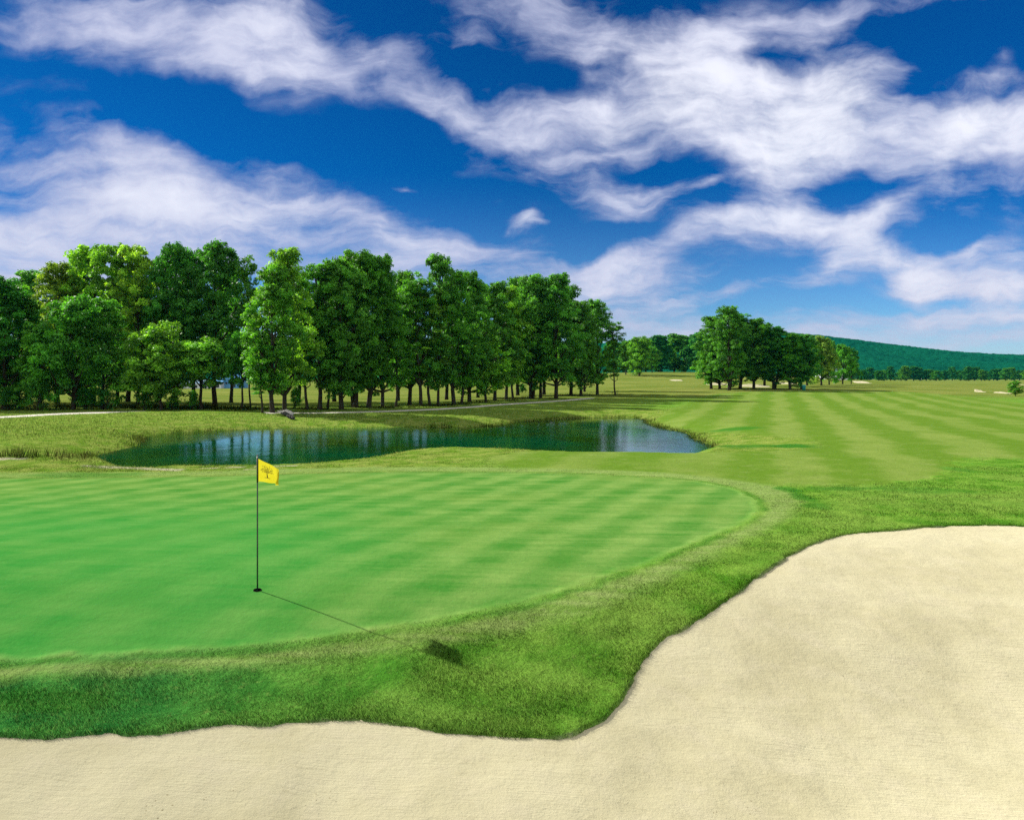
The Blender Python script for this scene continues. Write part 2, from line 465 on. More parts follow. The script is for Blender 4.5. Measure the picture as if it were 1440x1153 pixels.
# ------------------------------------------------------------------ bunker sand
def sand_material():
    m, T, out = new_mat('bunker_sand')
    P = T.n('ShaderNodeNewGeometry').outputs['Position']
    big = T.noise(P, 0.45, 4, 0.6); mid = T.noise(P, 2.4, 5, 0.6); gr = T.noise(P, 140, 2, 0.7); gr2 = T.noise(P, 42, 3, 0.7)
    c = T.mix(T.ss(big, 0.35, 0.65), (0.425, 0.390, 0.240), (0.480, 0.444, 0.286))
    c = T.mix(T.m('MULTIPLY', T.ss(mid, 0.45, 0.72), 0.5), c, (0.485, 0.440, 0.298))
    rk = T.noise(T.mapping(P, rot=(0, 0, radians(-38)), sc=(1.6, 9.0, 1)), 2.2, 5, 0.7, 0.8)
    c = T.mix(T.m('MULTIPLY', T.ss(rk, 0.54, 0.72), 0.30), c, (0.30, 0.26, 0.15))
    sp = T.n('ShaderNodeTexVoronoi'); T.put(sp.inputs['Vector'], P); sp.inputs['Scale'].default_value = 13.0
    keep = T.noise(P, 1.1, 3)
    spot = T.m('MULTIPLY', T.m('LESS_THAN', sp.outputs['Distance'], T.m('MULTIPLY', T.ss(keep, 0.40, 0.72), 0.13)), 0.65)
    c = T.mix(spot, c, (0.15, 0.12, 0.06))
    c = T.v('SCALE', c, sc=T.m('MULTIPLY_ADD', gr, 0.26, 0.87))
    h = T.m('ADD', T.m('MULTIPLY', rk, 0.010), T.m('ADD', T.m('MULTIPLY', gr2, 0.009), T.m('MULTIPLY', mid, 0.03)))
    h = T.m('ADD', h, T.m('MULTIPLY', T.noise(P, 12, 4, .65), 0.020))
    rk2 = T.noise(T.mapping(P, rot=(0, 0, radians(-52)), sc=(1.5, 26.0, 1)), 1.3, 3, 0.6, 0.25)
    h = T.m('ADD', h, T.m('MULTIPLY', T.m('MULTIPLY', rk2, T.ss(big, .42, .58)), 0.016))
    b = T.n('ShaderNodeBump'); b.inputs['Strength'].default_value = 0.55; b.inputs['Distance'].default_value = 1.0
    T.put(b.inputs['Height'], h)
    d = T.n('ShaderNodeBsdfDiffuse'); T.put(d.inputs[0], c); T.put(d.inputs['Normal'], b); d.inputs['Roughness'].default_value = 0.6
    T.put(out.inputs[0], d)
    return m
M_SAND = sand_material()

def build_bunker():
    xs = np.arange(-13, 18, 0.045); ys = np.concatenate([np.arange(0, 6, 0.09), np.arange(6, 20, 0.045)])
    X, Y = np.meshgrid(xs, ys)
    Z, bs = sand_height(X, Y)
    keepv = bs > -0.30
    n0, n1 = X.shape; idx = np.arange(n0 * n1).reshape(n0, n1)
    Q = np.stack([idx[:-1, :-1], idx[:-1, 1:], idx[1:, 1:], idx[1:, :-1]], -1).reshape(-1, 4)
    Q = Q[keepv.ravel()[Q].all(1)]
    used, inv = np.unique(Q.ravel(), return_inverse=True)
    co = np.stack([X, Y, Z], -1).reshape(-1, 3)[used]
    o = link('sand_bunker', mesh_np('sand_bunker', co, inv.reshape(-1, 4), 4, None, True), M_SAND)
    props(o, 'large pale sand bunker curving round the foot of the green in the foreground', 'bunker', kind='structure')
build_bunker()

def sand_patch(px, py, rx, ry, seed, rise=0.25):
    cx, cy = ray(px, py); x1, _ = ray(px + rx, py); _, y1 = ray(px, py - ry); _, y2 = ray(px, py + ry)
    a = x1 - cx; b = abs(y1 - y2) / 2; b = min(b, a * 1.6)
    co = [(cx, cy, float(H0(cx, cy)) + 0.06)]; fs = []
    n, rings = 40, 5
    for k in range(1, rings + 1):
        for i in range(n):
            t = 2 * pi * i / n
            w = 1 + 0.28 * (vnoise(2 * cos(t) + 5, 2 * sin(t) + seed, seed) - 0.5) * 2
            x = cx + a * w * k / rings * cos(t); y = cy + b * w * k / rings * sin(t)
            lift = rise * smooth(0.0, 1.0, (y - cy) / b) * (k / rings)
            if k == rings: lift = -0.15 + lift * .9
            co.append((x, y, float(H0(x, y)) + 0.06 + lift))
    for i in range(n): fs.append((0, 1 + i, 1 + (i + 1) % n))
    for k in range(rings - 1):
        for i in range(n):
            p = 1 + k * n; fs.append((p + i, p + n + i, p + n + (i + 1) % n, p + (i + 1) % n))
    me = bpy.data.meshes.new('sand_bunker'); me.from_pydata(co, [], fs); me.update()
    me.polygons.foreach_set('use_smooth', [True] * len(me.polygons))
    o = link('sand_bunker', me, M_SAND); props(o, kind='structure')
for i, a in enumerate([(1012, 541, 18, 1.8), (1062, 543.5, 26, 2.0), (1107, 540, 12, 1.2), (1213, 538.5, 11, 1.2), (1379, 551.2, 5, .7), (1411, 552.8, 7, 1.0), (1434, 541, 7, 1.0), (952, 535, 10, .8)]):
    sand_patch(*a, seed=i * 3 + 1, rise=0.5 if i < 5 else 0.15)

# ------------------------------------------------------------------ water
def water():
    m, T, out = new_mat('pond_water')
    P = T.n('ShaderNodeNewGeometry').outputs['Position']
    p = T.n('ShaderNodeBsdfPrincipled')
    wd = T.noise(P, 0.12, 3)
    T.put(p.inputs['Base Color'], T.mix(T.ss(wd, .35, .65), (0.001, 0.052, 0.018), (0.008, 0.034, 0.003)))
    p.inputs['Roughness'].default_value = 0.04; p.inputs['IOR'].default_value = 1.333
    calm = T.ss(T.noise(T.mapping(P, sc=(1, .5, 1)), 0.10, 3), 0.38, 0.62)
    rip = T.noise(T.mapping(P, sc=(1, 1.0, 1)), 3.2, 4, 0.6)
    rip2 = T.noise(P, 0.9, 3, 0.5)
    b = T.n('ShaderNodeBump'); b.inputs['Distance'].default_value = 1.0; b.inputs['Strength'].default_value = 1.0
    h = T.m('ADD', T.m('MULTIPLY', rip, 0.010), T.m('MULTIPLY', rip2, 0.012))
    dp = T.v('LENGTH', T.v('MULTIPLY', T.v('SUBTRACT', P, (-21.0, 50.0, ZW)), (0.30, 0.095, 0)))
    gust = T.m('MULTIPLY', T.ss(T.m('ADD', dp, T.m('MULTIPLY', rip2, 0.5)), 1.35, 0.35), 5.0)
    T.put(b.inputs['Height'], T.m('MULTIPLY', h, T.m('ADD', gust, T.m('MULTIPLY_ADD', calm, 0.9, 0.35))))
    T.put(p.inputs['Normal'], b)
    T.put(out.inputs[0], p)
    lo = POND.min(0) - 1.5; hi = POND.max(0) + 1.5
    xs = np.arange(lo[0], hi[0], 1.0); ys = np.arange(lo[1], hi[1], 1.0)
    X, Y = np.meshgrid(xs, ys); s = sdist(X, Y, POND)
    idx = np.arange(X.size).reshape(X.shape)
    Q = np.stack([idx[:-1, :-1], idx[:-1, 1:], idx[1:, 1:], idx[1:, :-1]], -1).reshape(-1, 4)
    Q = Q[(s.ravel()[Q] > -1.4).all(1)]
    used, inv = np.unique(Q.ravel(), return_inverse=True)
    co = np.stack([X.ravel()[used], Y.ravel()[used], np.full(len(used), ZW)], -1)
    o = link('water', mesh_np('water', co, inv.reshape(-1, 4), 4, None, True), m)
    props(o, kind='structure')
water()

# ------------------------------------------------------------------ cart path
M_PATH = simple('pale_gravel', (0.42, 0.39, 0.33), 0.9, var=0.15, scale=1.5)
def path(pts_px, width, name='path'):
    P = densify(rays(pts_px), 1.0, closed=False)
    d = np.gradient(P, axis=0); d /= np.linalg.norm(d, axis=1, keepdims=True); nrm = np.stack([-d[:, 1], d[:, 0]], 1)
    co = []; n = 5
    for i, p in enumerate(P):
        wob = (vnoise(i * 0.5, 3.3, 9) - .5) * .5
        for j in range(n):
            q = p + nrm[i] * (j / (n - 1) - .5) * (width + wob)
            co.append((q[0], q[1], float(ground_height(np.array([q[0]]), np.array([q[1]]))[0]) + (0.05 if 0 < j < n - 1 else -.05)))
    fs = [(i * n + j, (i + 1) * n + j, (i + 1) * n + j + 1, i * n + j + 1) for i in range(len(P) - 1) for j in range(n - 1)]
    me = bpy.data.meshes.new(name); me.from_pydata(co, [], fs); me.update()
    me.polygons.foreach_set('use_smooth', [True] * len(me.polygons))
    props(link(name, me, M_PATH), kind='structure')
path([(-160, 595), (-60, 590.5), (0, 587), (60, 583.6), (120, 581), (165, 579.6), (195, 578.8)], 2.3)
path([(372, 581), (410, 581), (470, 580.5), (540, 578.8), (600, 576.4), (650, 573.4), (700, 569.5), (760, 565.6), (800, 562.8), (830, 560)], 2.0)

# ------------------------------------------------------------------ grass blades
def blades(name, x, y, h, wd, lean, label, mat=M_BLADE, up=None, conv=False):
    n = len(x)
    z, sp, wp, bs = ground_height(x, y, full=True)
    M, _, _ = mask_arrays(x, y, sp, wp, bs)
    M['dirt'] = M['dirt'] * 0.15
    th = rng.uniform(0, 2 * pi, n); la = rng.uniform(0, 2 * pi, n)
    a = np.stack([np.cos(th), np.sin(th)], 1) * (wd / 2)[:, None]
    l = np.stack([np.cos(la), np.sin(la)], 1) * (lean * h)[:, None]
    tone = np.clip(rng.normal(0.5, 0.25, n), 0, 1)
    co = np.zeros((n, 3, 3))
    co[:, 0, 0] = x - a[:, 0]; co[:, 0, 1] = y - a[:, 1]; co[:, 0, 2] = z - 0.01
    co[:, 1, 0] = x + a[:, 0]; co[:, 1, 1] = y + a[:, 1]; co[:, 1, 2] = z - 0.01
    co[:, 2, 0] = x + l[:, 0]; co[:, 2, 1] = y + l[:, 1]; co[:, 2, 2] = z + h
    tipa = np.zeros((n, 3)); tipa[:, 2] = 1
    att = {k: np.repeat(v, 3) for k, v in M.items()}
    att['tone'] = np.repeat(tone, 3); att['tip'] = tipa.ravel()
    nn = np.repeat(np.stack([l[:, 0] * 4, l[:, 1] * 4, np.full(n, 1.0)], 1), 3, axis=0); nn[:, :2] += rng.normal(0, .2, (3 * n, 2)); nn /= np.linalg.norm(nn, axis=1, keepdims=True)
    me = mesh_np(name, co.reshape(-1, 3), np.arange(3 * n).reshape(n, 3), 3, att, True, nn)
    o = link(name, me, mat)
    props(o, label, 'grass', kind='stuff')
    return o

def screen_sample(n, x0, x1, y0, y1, zref=0.0):
    """ground points spread evenly over a wedge of ground, denser close by"""
    px = rng.uniform(x0, x1, n); py = rng.uniform(y0, y1, n)
    v = (py - HZ) / F; u = (px - CX) / F
    t = (CAMZ - zref) / v
    for _ in range(8): t = 0.5 * t + 0.5 * (CAMZ - H0(u * t, t)) / v
    return u * t, t

def grow():
    # rough between collar and bunker, and the rough right of the green
    x, y = screen_sample(640000, -200, 1640, 655, 1060)
    bs = sdist(x, y, BUNK, reach=3.0); sf = sdist(x, y, FRINGE, reach=3.0); sw = sdist(x, y, FAIR, reach=3.0); sp = sdist(x, y, POND, reach=3)
    k = (bs < 0.04) & (sf < 0.25 * rng.uniform(-1, 1, len(x)) ** 3) & (sw < -0.1) & (sp < -.3)
    x = x[k]; y = y[k]; bs = bs[k]
    cl = fbm(x * 2.3, y * 2.3, 55, 3)
    h = (0.012 + 0.018 * cl + 0.008 * rng.random(len(x))) * np.clip(y / 14, 1, 1.15)
    h = h * (1 + 0.5 * np.exp(-((bs + 0.05) / 0.10) ** 2) * (bs > -900))
    blades('rough_grass', x, y, h, 0.0050 * np.clip(y / 8, 1, 4), np.full(len(x), 0.8), 'short green rough grass between the putting green and the sand bunker')
    # ragged lip of the bunker
    L = np.hypot(*np.diff(np.vstack([BUNK, BUNK[:1]]), axis=0).T); cum = np.cumsum(L)
    n = 26000; t = rng.uniform(0, cum[-1], n); i = np.searchsorted(cum, t); f = rng.random(n)
    A = BUNK[i % len(BUNK)]; B = BUNK[(i + 1) % len(BUNK)]
    p = A + (B - A) * f[:, None] + rng.normal(0, 0.045, (n, 2)); p = p[(p[:, 1] > 5)]
    bsp = sdist(p[:, 0], p[:, 1], BUNK, reach=3.0); p = p[bsp < 0.06]
    h = rng.uniform(0.010, 0.036, len(p))
    blades('lip_grass', p[:, 0], p[:, 1], h, np.full(len(p), 0.006), np.full(len(p), 1.1), 'ragged yellow green grass overhanging the bunker edge')
    # collar stubble
    x, y = screen_sample(260000, -200, 1200, 660, 965)
    sf = sdist(x, y, FRINGE, reach=3.0); sg = sdist(x, y, GREEN, reach=3.0)
    k = (sf > 0) & (sg < -0.02)
    x = x[k]; y = y[k]
    blades('collar_grass', x, y, rng.uniform(0.008, 0.022, len(x)), 0.004 * np.clip(y / 8, 1, 4), np.full(len(x), 0.9), 'close mown olive collar grass round the putting green')
    # banks and the field beyond the pond
    x, y = screen_sample(230000, -150, 1600, 571, 668)
    sp, wp = pond_s(x, y); sg = sdist(x, y, FRINGE, reach=3.0); sw = sdist(x, y, FAIR, reach=3.0)
    k = (sp < -0.05) & (sg < -0.1) & (sw < 0)
    x = x[k]; y = y[k]; sp = sp[k]; cl = fbm(x * .8, y * .8, 57, 3)
    nearb = smooth(46, 38, y)
    h = 0.05 + 0.10 * cl ** 2 + 0.16 * np.exp(-((sp + 0.3) / 0.7) ** 2) * (cl > .45) * (sp > -8)
    h = (h * smooth(85, 60, np.abs(y - 0) - 0) + .03) * (1 - .75 * smooth(.22, .27, x / y)) * (1 - .78 * nearb)
    blades('bank_grass', x, y, h, 0.02 * np.clip(y / 40, .6, 2), np.full(len(x), 0.6), 'yellow green meadow grass on the banks round the pond')
    # reeds and sedge at the water's edge, in clumps
    pts = []
    PB = densify(pf, 0.5, closed=False)
    pxs = CX + PB[:, 0] / PB[:, 1] * F
    for q, px in zip(PB, pxs):
        cl = vnoise(q[0] * .55, q[1] * .55, 61)
        dens = 0.30 + (cl > .5) * 1.0
        if 905 < px < 1010: dens = 1.9
        if 560 < px < 700: dens *= 1.5
        if px < 205: dens = 0.8 + (cl > .45) * 1.5
        pts.append((q, int(26 * dens), 0.10 + 0.20 * cl if px > 900 else 0.12 + 0.28 * cl))
    # ditch of sedge that runs on to the left of the pond
    for q in densify(rays([(-140, 643), (-40, 642.5), (25, 642), (70, 642), (120, 643.5), (150, 641)]), 0.4, closed=False):
        cl = vnoise(q[0] * .8, q[1] * .8, 63)
        if cl > .30: pts.append((q, 60, 0.16 + 0.50 * cl))
    X = []; Hh = []
    for q, n, hh in pts:
        g = rng.normal(0, 0.22, (n, 2)) + q + rng.normal(0, .12, 2)
        X.append(g); Hh.append(hh * rng.uniform(.5, 1.15, n))
    X = np.vstack(X); Hh = np.concatenate(Hh)
    blades('water_edge_reeds', X[:, 0], X[:, 1], Hh, np.full(len(X), 0.022), np.full(len(X), 0.35), 'dark green and straw coloured reeds in tufts along the far edge of the pond', M_REED)
grow()

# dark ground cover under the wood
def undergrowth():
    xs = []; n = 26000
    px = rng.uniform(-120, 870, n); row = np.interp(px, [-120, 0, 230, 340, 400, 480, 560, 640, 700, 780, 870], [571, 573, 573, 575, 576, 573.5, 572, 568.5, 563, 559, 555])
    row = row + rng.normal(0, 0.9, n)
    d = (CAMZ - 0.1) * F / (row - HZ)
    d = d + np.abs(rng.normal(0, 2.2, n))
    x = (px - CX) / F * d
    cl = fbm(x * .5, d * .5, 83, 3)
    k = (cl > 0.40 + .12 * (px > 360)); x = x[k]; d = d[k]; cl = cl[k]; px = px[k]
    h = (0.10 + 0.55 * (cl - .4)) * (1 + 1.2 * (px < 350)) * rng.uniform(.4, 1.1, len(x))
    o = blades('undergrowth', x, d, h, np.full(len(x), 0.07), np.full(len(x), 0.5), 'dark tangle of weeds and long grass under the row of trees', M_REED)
undergrowth()

# ------------------------------------------------------------------ trees
def leaf_material():
    m, T, out = new_mat('leaves')
    oi = T.n('ShaderNodeObjectInfo')
    tone = T.attr('tone'); cl = T.attr('clump')
    c = T.v('MULTIPLY', oi.outputs['Color'], T.mix(tone, (0.55, 0.66, 0.62), (1.55, 1.32, 1.25)))
    c = T.v('SCALE', c, sc=T.m('MULTIPLY_ADD', cl, 0.75, 0.65))
    d = T.n('ShaderNodeBsdfPrincipled'); T.put(d.inputs['Base Color'], c); d.inputs['Roughness'].default_value = 0.55; d.inputs['Specular IOR Level'].default_value = 0.25
    tr = T.n('ShaderNodeBsdfTranslucent'); T.put(tr.inputs[0], T.v('MULTIPLY', c, (1.35, 1.25, 0.5)))
    mx = T.n('ShaderNodeMixShader'); mx.inputs[0].default_value = 0.5
    T.put(mx.inputs[1], d.outputs[0]); T.put(mx.inputs[2], tr.outputs[0]); T.put(out.inputs[0], mx)
    return m
M_LEAF = leaf_material()
M_BARK = simple('bark', (0.034, 0.029, 0.021), 0.9, var=0.45, scale=3.0, spec=0.1)

def make_tree_meshes(seed, H=16.0, W=4.0, base=2.2, lobes=27, clumps=16, leaves=56, size=0.205, thick=0.28, fork=False, loose=0.0, top=1.0):
    r = np.random.default_rng(seed)
    wob = r.normal(0, 0.055, (9, 2)).cumsum(0); wob[0] = 0
    hs = np.linspace(0, 0.9 * H, 9)
    trunk = MB()
    tp = [np.array([wob[i, 0], wob[i, 1], hs[i]]) for i in range(9)]
    rad = [thick * (1.35 if i == 0 else 1.0) * (1 - 0.11 * i) for i in range(9)]
    rad[-1] = 0.03
    tp.insert(1, tp[0] + (0, 0, 0.45)); rad.insert(1, thick * 1.02)
    tp[0] = tp[0] - np.array([0, 0, 0.5])
    trunk.tube(tp, rad, 9)
    if fork:
        f = [np.array([thick * .7, 0.1, -.4]), np.array([.6, .15, 2.0]), np.array([1.3, 0.3, 5]), np.array([1.9, 0.2, 9])]
        trunk.tube(f, [thick * .8, thick * .62, thick * .5, .06], 8)
    def env(t):      # half width of the crown at relative height t (0 bottom .. 1 top)
        return W * (0.66 + 0.34 * np.sin(pi * min(1, t * 1.05 + 0.1))) * (1 - max(0, (t - 0.80) / 0.20) ** 2 * 0.45 * top)
    C = []
    ch = H - base
    for i in range(lobes):
        t = ((i + 0.5) / lobes) ** 0.92
        a = i * 2.39996 + r.normal(0, .35)
        R = r.uniform(1.05, 1.85) * (W / 4.0) ** 0.6 * (1 - 0.25 * max(0, t - .75) * 4 * .6)
        e = max(0.2, env(t) - R * 0.75)
        rr = e * (r.uniform(0.45, 1.18))
        C.append((rr * cos(a), rr * sin(a), min(base + ch * t, H - R * 0.75), R))
    for _ in range(3):   # emergent sprigs break the outline
        a = r.uniform(0, 2 * pi); C.append((r.uniform(.1, .5) * W * cos(a), r.uniform(.1, .5) * W * sin(a), H - r.uniform(.5, 1.5), r.uniform(.45, .8)))
    for (x, y, z, R) in C:   # limbs
        zs = max(base * 0.75, z - 1.2 - 0.55 * math.hypot(x, y) - 0.8)
        zs = min(zs, 0.8 * H)
        k = np.interp(zs, hs, np.arange(9)); i0 = int(min(7, k)); st = np.array([*(wob[i0] * (1 - k + i0) + wob[i0 + 1] * (k - i0)), zs])
        en = np.array([x, y, z]); mid = (st + en) / 2 + np.array([0, 0, -0.25]) + r.normal(0, .2, 3)
        tr = thick * (1 - zs / H) * 0.5
        trunk.tube([st, mid, en], [tr + .02, tr * .6 + .02, 0.02], 5, cap=False)
    # clumps -> leaves
    cc = []; cr = []
    for (x, y, z, R) in C:
        n = max(4, int(clumps * (R / 1.45) ** 2))
        v = r.normal(0, 1, (n, 3)); v /= np.linalg.norm(v, axis=1, keepdims=True)
        v[:, 2] = np.abs(v[:, 2]) * np.where(r.random(n) < .68, 1, -1)
        q = np.array([x, y, z]) + v * R * r.uniform(.55, 1.05 + loose, (n, 1)) * np.array([1, 1, .85])
        cc.append(q); cr.append(r.uniform(.26, .52, n) * (0.75 + .25 * R))
    cc = np.vstack(cc); cr = np.concatenate(cr)
    keep = cc[:, 2] > base * .55; cc = cc[keep]; cr = cr[keep]
    # twigs out to a share of the clumps
    L = np.array([c[:3] for c in C])
    for i in range(0, len(cc), 6):
        j = np.argmin(((L - cc[i]) ** 2).sum(1))
        trunk.tube([L[j], (L[j] + cc[i]) / 2 + (0, 0, .08), cc[i]], [.035, .025, .01], 3, cap=False)
    nl = np.maximum(14, (leaves * (cr / .4) ** 1.6).astype(int))
    ci = np.repeat(np.arange(len(cc)), nl); N = len(ci)
    g = r.normal(0, 1, (N, 3)); g /= np.linalg.norm(g, axis=1, keepdims=True); g *= (r.random((N, 1)) ** .45) * 1.25
    p = cc[ci] + g * cr[ci][:, None] * np.array([1.1, 1.1, .62])
    p[:, 2] -= 0.25 * ((g[:, 0] ** 2 + g[:, 1] ** 2)) * cr[ci]
    nrm = r.normal(0, 1, (N, 3)) * .6 + g * .6 + np.array([0, 0, .8]); nrm /= np.linalg.norm(nrm, axis=1, keepdims=True)
    a = np.cross(nrm, r.normal(0, 1, (N, 3))); a /= np.linalg.norm(a, axis=1, keepdims=True); b = np.cross(nrm, a)
    s = size * r.uniform(.6, 1.25, (N, 1))
    co = np.stack([p - a * s * .75, p - b * s * .42 + a * s * .1 - nrm * s * .08, p + a * s * .8 - nrm * s * .15, p + b * s * .42 + a * s * .1 - nrm * s * .08], 1).reshape(-1, 3)
    ctone = r.random(len(cc))
    tone = np.clip(.5 + (ctone[ci] - .5) * .5 + r.normal(0, .22, N), 0, 1)
    me = mesh_np('crown', co, np.arange(4 * N).reshape(N, 4), 4, {'tone': np.repeat(tone, 4), 'clump': np.repeat(ctone[ci], 4)})
    me.materials.append(M_LEAF)
    tm = trunk.mesh('trunk'); tm.materials.append(M_BARK)
    return tm, me

PROTO = {
    'tall0': dict(seed=1, W=4.0), 'tall1': dict(seed=2, W=3.4, base=2.6, lobes=28), 'tall2': dict(seed=3, W=4.4, lobes=34, thick=.34, fork=True),
    'tall3': dict(seed=4, W=3.0, base=3.2, lobes=26, thick=.22, loose=.25), 'tall4': dict(seed=5, W=3.8, base=1.8, lobes=30, thick=.3, loose=.12),
    'slim': dict(seed=6, W=1.8, base=4.0, lobes=14, clumps=12, thick=.13, loose=.3),
    'airy': dict(seed=7, W=3.4, base=2.4, lobes=24, clumps=12, leaves=58, size=.24, loose=.35, thick=.22),
    'round': dict(seed=8, H=9.0, W=3.6, base=1.3, lobes=22, clumps=15, thick=.2, top=.8),
    'round1': dict(seed=9, H=8.0, W=3.0, base=1.6, lobes=18, clumps=14, thick=.15, top=.9, loose=.2),
    'tallhi': dict(seed=14, W=4.0, base=4.6, lobes=28), 'roundhi': dict(seed=15, H=8.0, W=3.0, base=3.3, lobes=16, clumps=14, thick=.17, top=.9, loose=.2),
    'bush': dict(seed=10, H=3.0, W=1.8, base=.2, lobes=12, clumps=10, leaves=60, thick=.06, size=.15),
    'far0': dict(seed=11, H=14, W=5.0, base=1.0, lobes=26, clumps=13, leaves=38, size=.34, top=.8), 'far1': dict(seed=12, H=14, W=4.4, base=1.4, lobes=24, clumps=13, leaves=38, size=.34, top=.9),
}
PM = {}
def proto(k):
    if k not in PM:
        kw = dict(PROTO[k]); PM[k] = (make_tree_meshes(**kw), kw.get('H', 16.0), kw.get('W', 4.0))
    return PM[k]

TONES = {   # leaf colour of the kind of tree
    'dark': (0.040, 0.200, 0.018), 'mid': (0.072, 0.270, 0.022), 'fresh': (0.120, 0.340, 0.028), 'lime': (0.175, 0.400, 0.034),
    'olive': (0.150, 0.270, 0.028), 'teal': (0.028, 0.190, 0.032),
}
def tree(kind, x, y, h, hw, tone, label, cat='tree', group=None, name='broadleaf_tree', rz=None, lean=0, z=None, jit=.12, parts=True):
    (tm, cm), PH, PW = proto(kind)
    if z is None: z = float(H0(x, y))
    root = empty(name, (x, y, z), 0)
    sz = h / PH; sx = hw / PW
    root.scale = (1, 1, 1)
    rzz = random.uniform(0, 2 * pi) if rz is None else rz
    c = TONES[tone]; k = 1 + random.uniform(-jit, jit)
    for nm, me in (('trunk', tm), ('crown', cm)):
        o = bpy.data.objects.new(nm, me); COL.objects.link(o); o.parent = root
        o.scale = (sx, sx, sz); o.rotation_euler = (0, lean, rzz)
        if nm == 'crown': o.color = (c[0] * k * random.uniform(.88, 1.15), c[1] * k, c[2] * k * random.uniform(.8, 1.3), 1)
    props(root, label, cat, group)
    return root

def tree_px(kind, px, base, top, hw, tone, label, **kw):
    """px: trunk column, base and top rows, crown half-width, all read off the photograph, turned into metres"""
    x, y = ray(px, base)
    z = float(H0(x, y))
    h = (base - top) / F * y
    return tree(kind, x, y, h, 0.99 * hw / F * y, tone, label, z=z, **kw)

ORD = 'first second third fourth fifth sixth seventh eighth ninth tenth eleventh twelfth thirteenth fourteenth fifteenth sixteenth seventeenth eighteenth nineteenth twentieth'.split()
def ordn(i):
    if i < 20: return ORD[i]
    tens = {2: 'twenty', 3: 'thirty', 4: 'forty', 5: 'fifty'}
    te = {2: 'twentieth', 3: 'thirtieth', 4: 'fortieth', 5: 'fiftieth'}
    n = i + 1
    return te[n // 10] if n % 10 == 0 else tens[n // 10] + '-' + ORD[n % 10 - 1]

ROW = [  # kind, trunk px, base row, top row, crown half width px, tone, look
    ('tall4', -70, 575, 400, 62, 'dark', 'dark spreading'),
    ('tall0', 6, 575.5, 392, 52, 'dark', 'dark green'),
    ('tall1', 25, 574, 400, 40, 'mid', 'shaded green'),
    ('round', 56, 576, 455, 42, 'mid', 'low bushy'),
    ('tall4', 80, 570, 372, 46, 'olive', 'round topped olive'),
    ('round', 103, 576, 418, 56, 'mid', 'broad rounded mid green'),
    ('airy', 132, 569, 344, 44, 'lime', 'airy pale green'),
    ('tall3', 144, 575, 420, 34, 'mid', 'shaded slim'),
    ('airy', 165, 570, 343, 40, 'fresh', 'loose fresh green'),
    ('airy', 194, 571, 345, 38, 'lime', 'yellow green open crowned'),
    ('round1', 203, 576, 470, 36, 'mid', 'small leafy'),
    ('round1', 227, 577, 457, 46, 'fresh', 'short bright leaved'),
    ('tall2', 246, 572, 344, 44, 'dark', 'tall dark'),
    ('roundhi', 283, 575.5, 478, 46, 'fresh', 'short yellow green stout trunked'),
    ('tallhi', 302, 572, 340, 50, 'dark', 'tallest dark broad headed'),
    ('roundhi', 340, 576, 470, 30, 'mid', 'slender trunked low crowned'),
    ('slim', 352, 573, 364, 18, 'mid', 'narrow topped'),
    ('slim', 369, 581, 480, 22, 'mid', 'thin young'),
    ('tall1', 383, 581, 372, 40, 'mid', 'thick trunked'),
    ('tall0', 400, 580.5, 349, 46, 'fresh', 'tall fresh green'),
    ('slim', 432, 576, 420, 30, 'mid', 'thin dark stemmed'),
    ('tall3', 450, 576, 369, 42, 'mid', 'forked thick trunked'),
    ('slim', 461, 574, 430, 26, 'mid', 'thin straight'),
    ('tall4', 480, 576, 366, 44, 'mid', 'stout trunked'),
    ('tall2', 500, 573.5, 354, 50, 'mid', 'high domed'),
    ('tall2', 519, 573.5, 360, 46, 'mid', 'double trunked'),
    ('tall0', 538, 573, 361, 38, 'mid', 'full crowned'),
    ('slim', 557, 572.5, 440, 26, 'mid', 'slender stemmed'),
    ('tall1', 576, 570, 380, 36, 'mid', 'shaded green'),
    ('tall3', 592, 571, 392, 36, 'mid', 'leaning trunked'),
    ('slim', 604, 570.5, 410, 30, 'fresh', 'slim fresh'),
    ('airy', 616, 570, 357, 30, 'mid', 'open topped emergent'),
    ('tall1', 638, 569, 381, 36, 'mid', 'dense mid green'),
    ('slim', 649, 568.5, 430, 28, 'mid', 'thin leaning'),
    ('tall4', 660, 566, 384, 36, 'mid', 'dense green'),
    ('round1', 683, 565.5, 470, 38, 'fresh', 'low branched bright'),
    ('tall0', 696, 563.5, 397, 36, 'mid', 'straight trunked'),
    ('tall3', 712, 562, 402, 32, 'fresh', 'fresh green narrow'),
    ('slim', 721, 561.5, 420, 24, 'mid', 'thin paired'),
    ('tall2', 747, 560.5, 388, 42, 'mid', 'thick trunked full'),
    ('tall3', 760, 559.5, 396, 30, 'fresh', 'fresh leaved'),
    ('tall0', 782, 560.5, 386, 40, 'mid', 'large double stemmed'),
    ('tall1', 803, 556, 400, 30, 'mid', 'darker tall'),
    ('tall4', 817, 557, 425, 28, 'mid', 'short forked trunked'),
    ('tall0', 840, 554.5, 422, 30, 'mid', 'rounded end'),
    ('slim', 865, 556, 455, 17, 'mid', 'lone slim long stemmed'),
]
vis = [r for r in ROW if r[1] > -20]
for i, (k, px, b, t, hw, tn, look) in enumerate(ROW):
    j = i - 1
    if px < -20:
        lab = look + ' broadleaf tree at the far left end of the tree row'
    elif px == 865:
        lab = 'lone slim tree with a long bare stem at the right end of the row'
    elif px == 840:
        lab = 'rounded green tree next to the lone slim tree at the right end of the row'
    else:
        lab = look + ' tree, ' + ordn(j) + ' trunk from left behind the pond'
    tree_px(k, px, b, t, hw, tn, lab, group='broadleaf trees in the row behind the pond', lean=random.uniform(-.02, .02) + (-.05 if 'leaning' in look else 0))

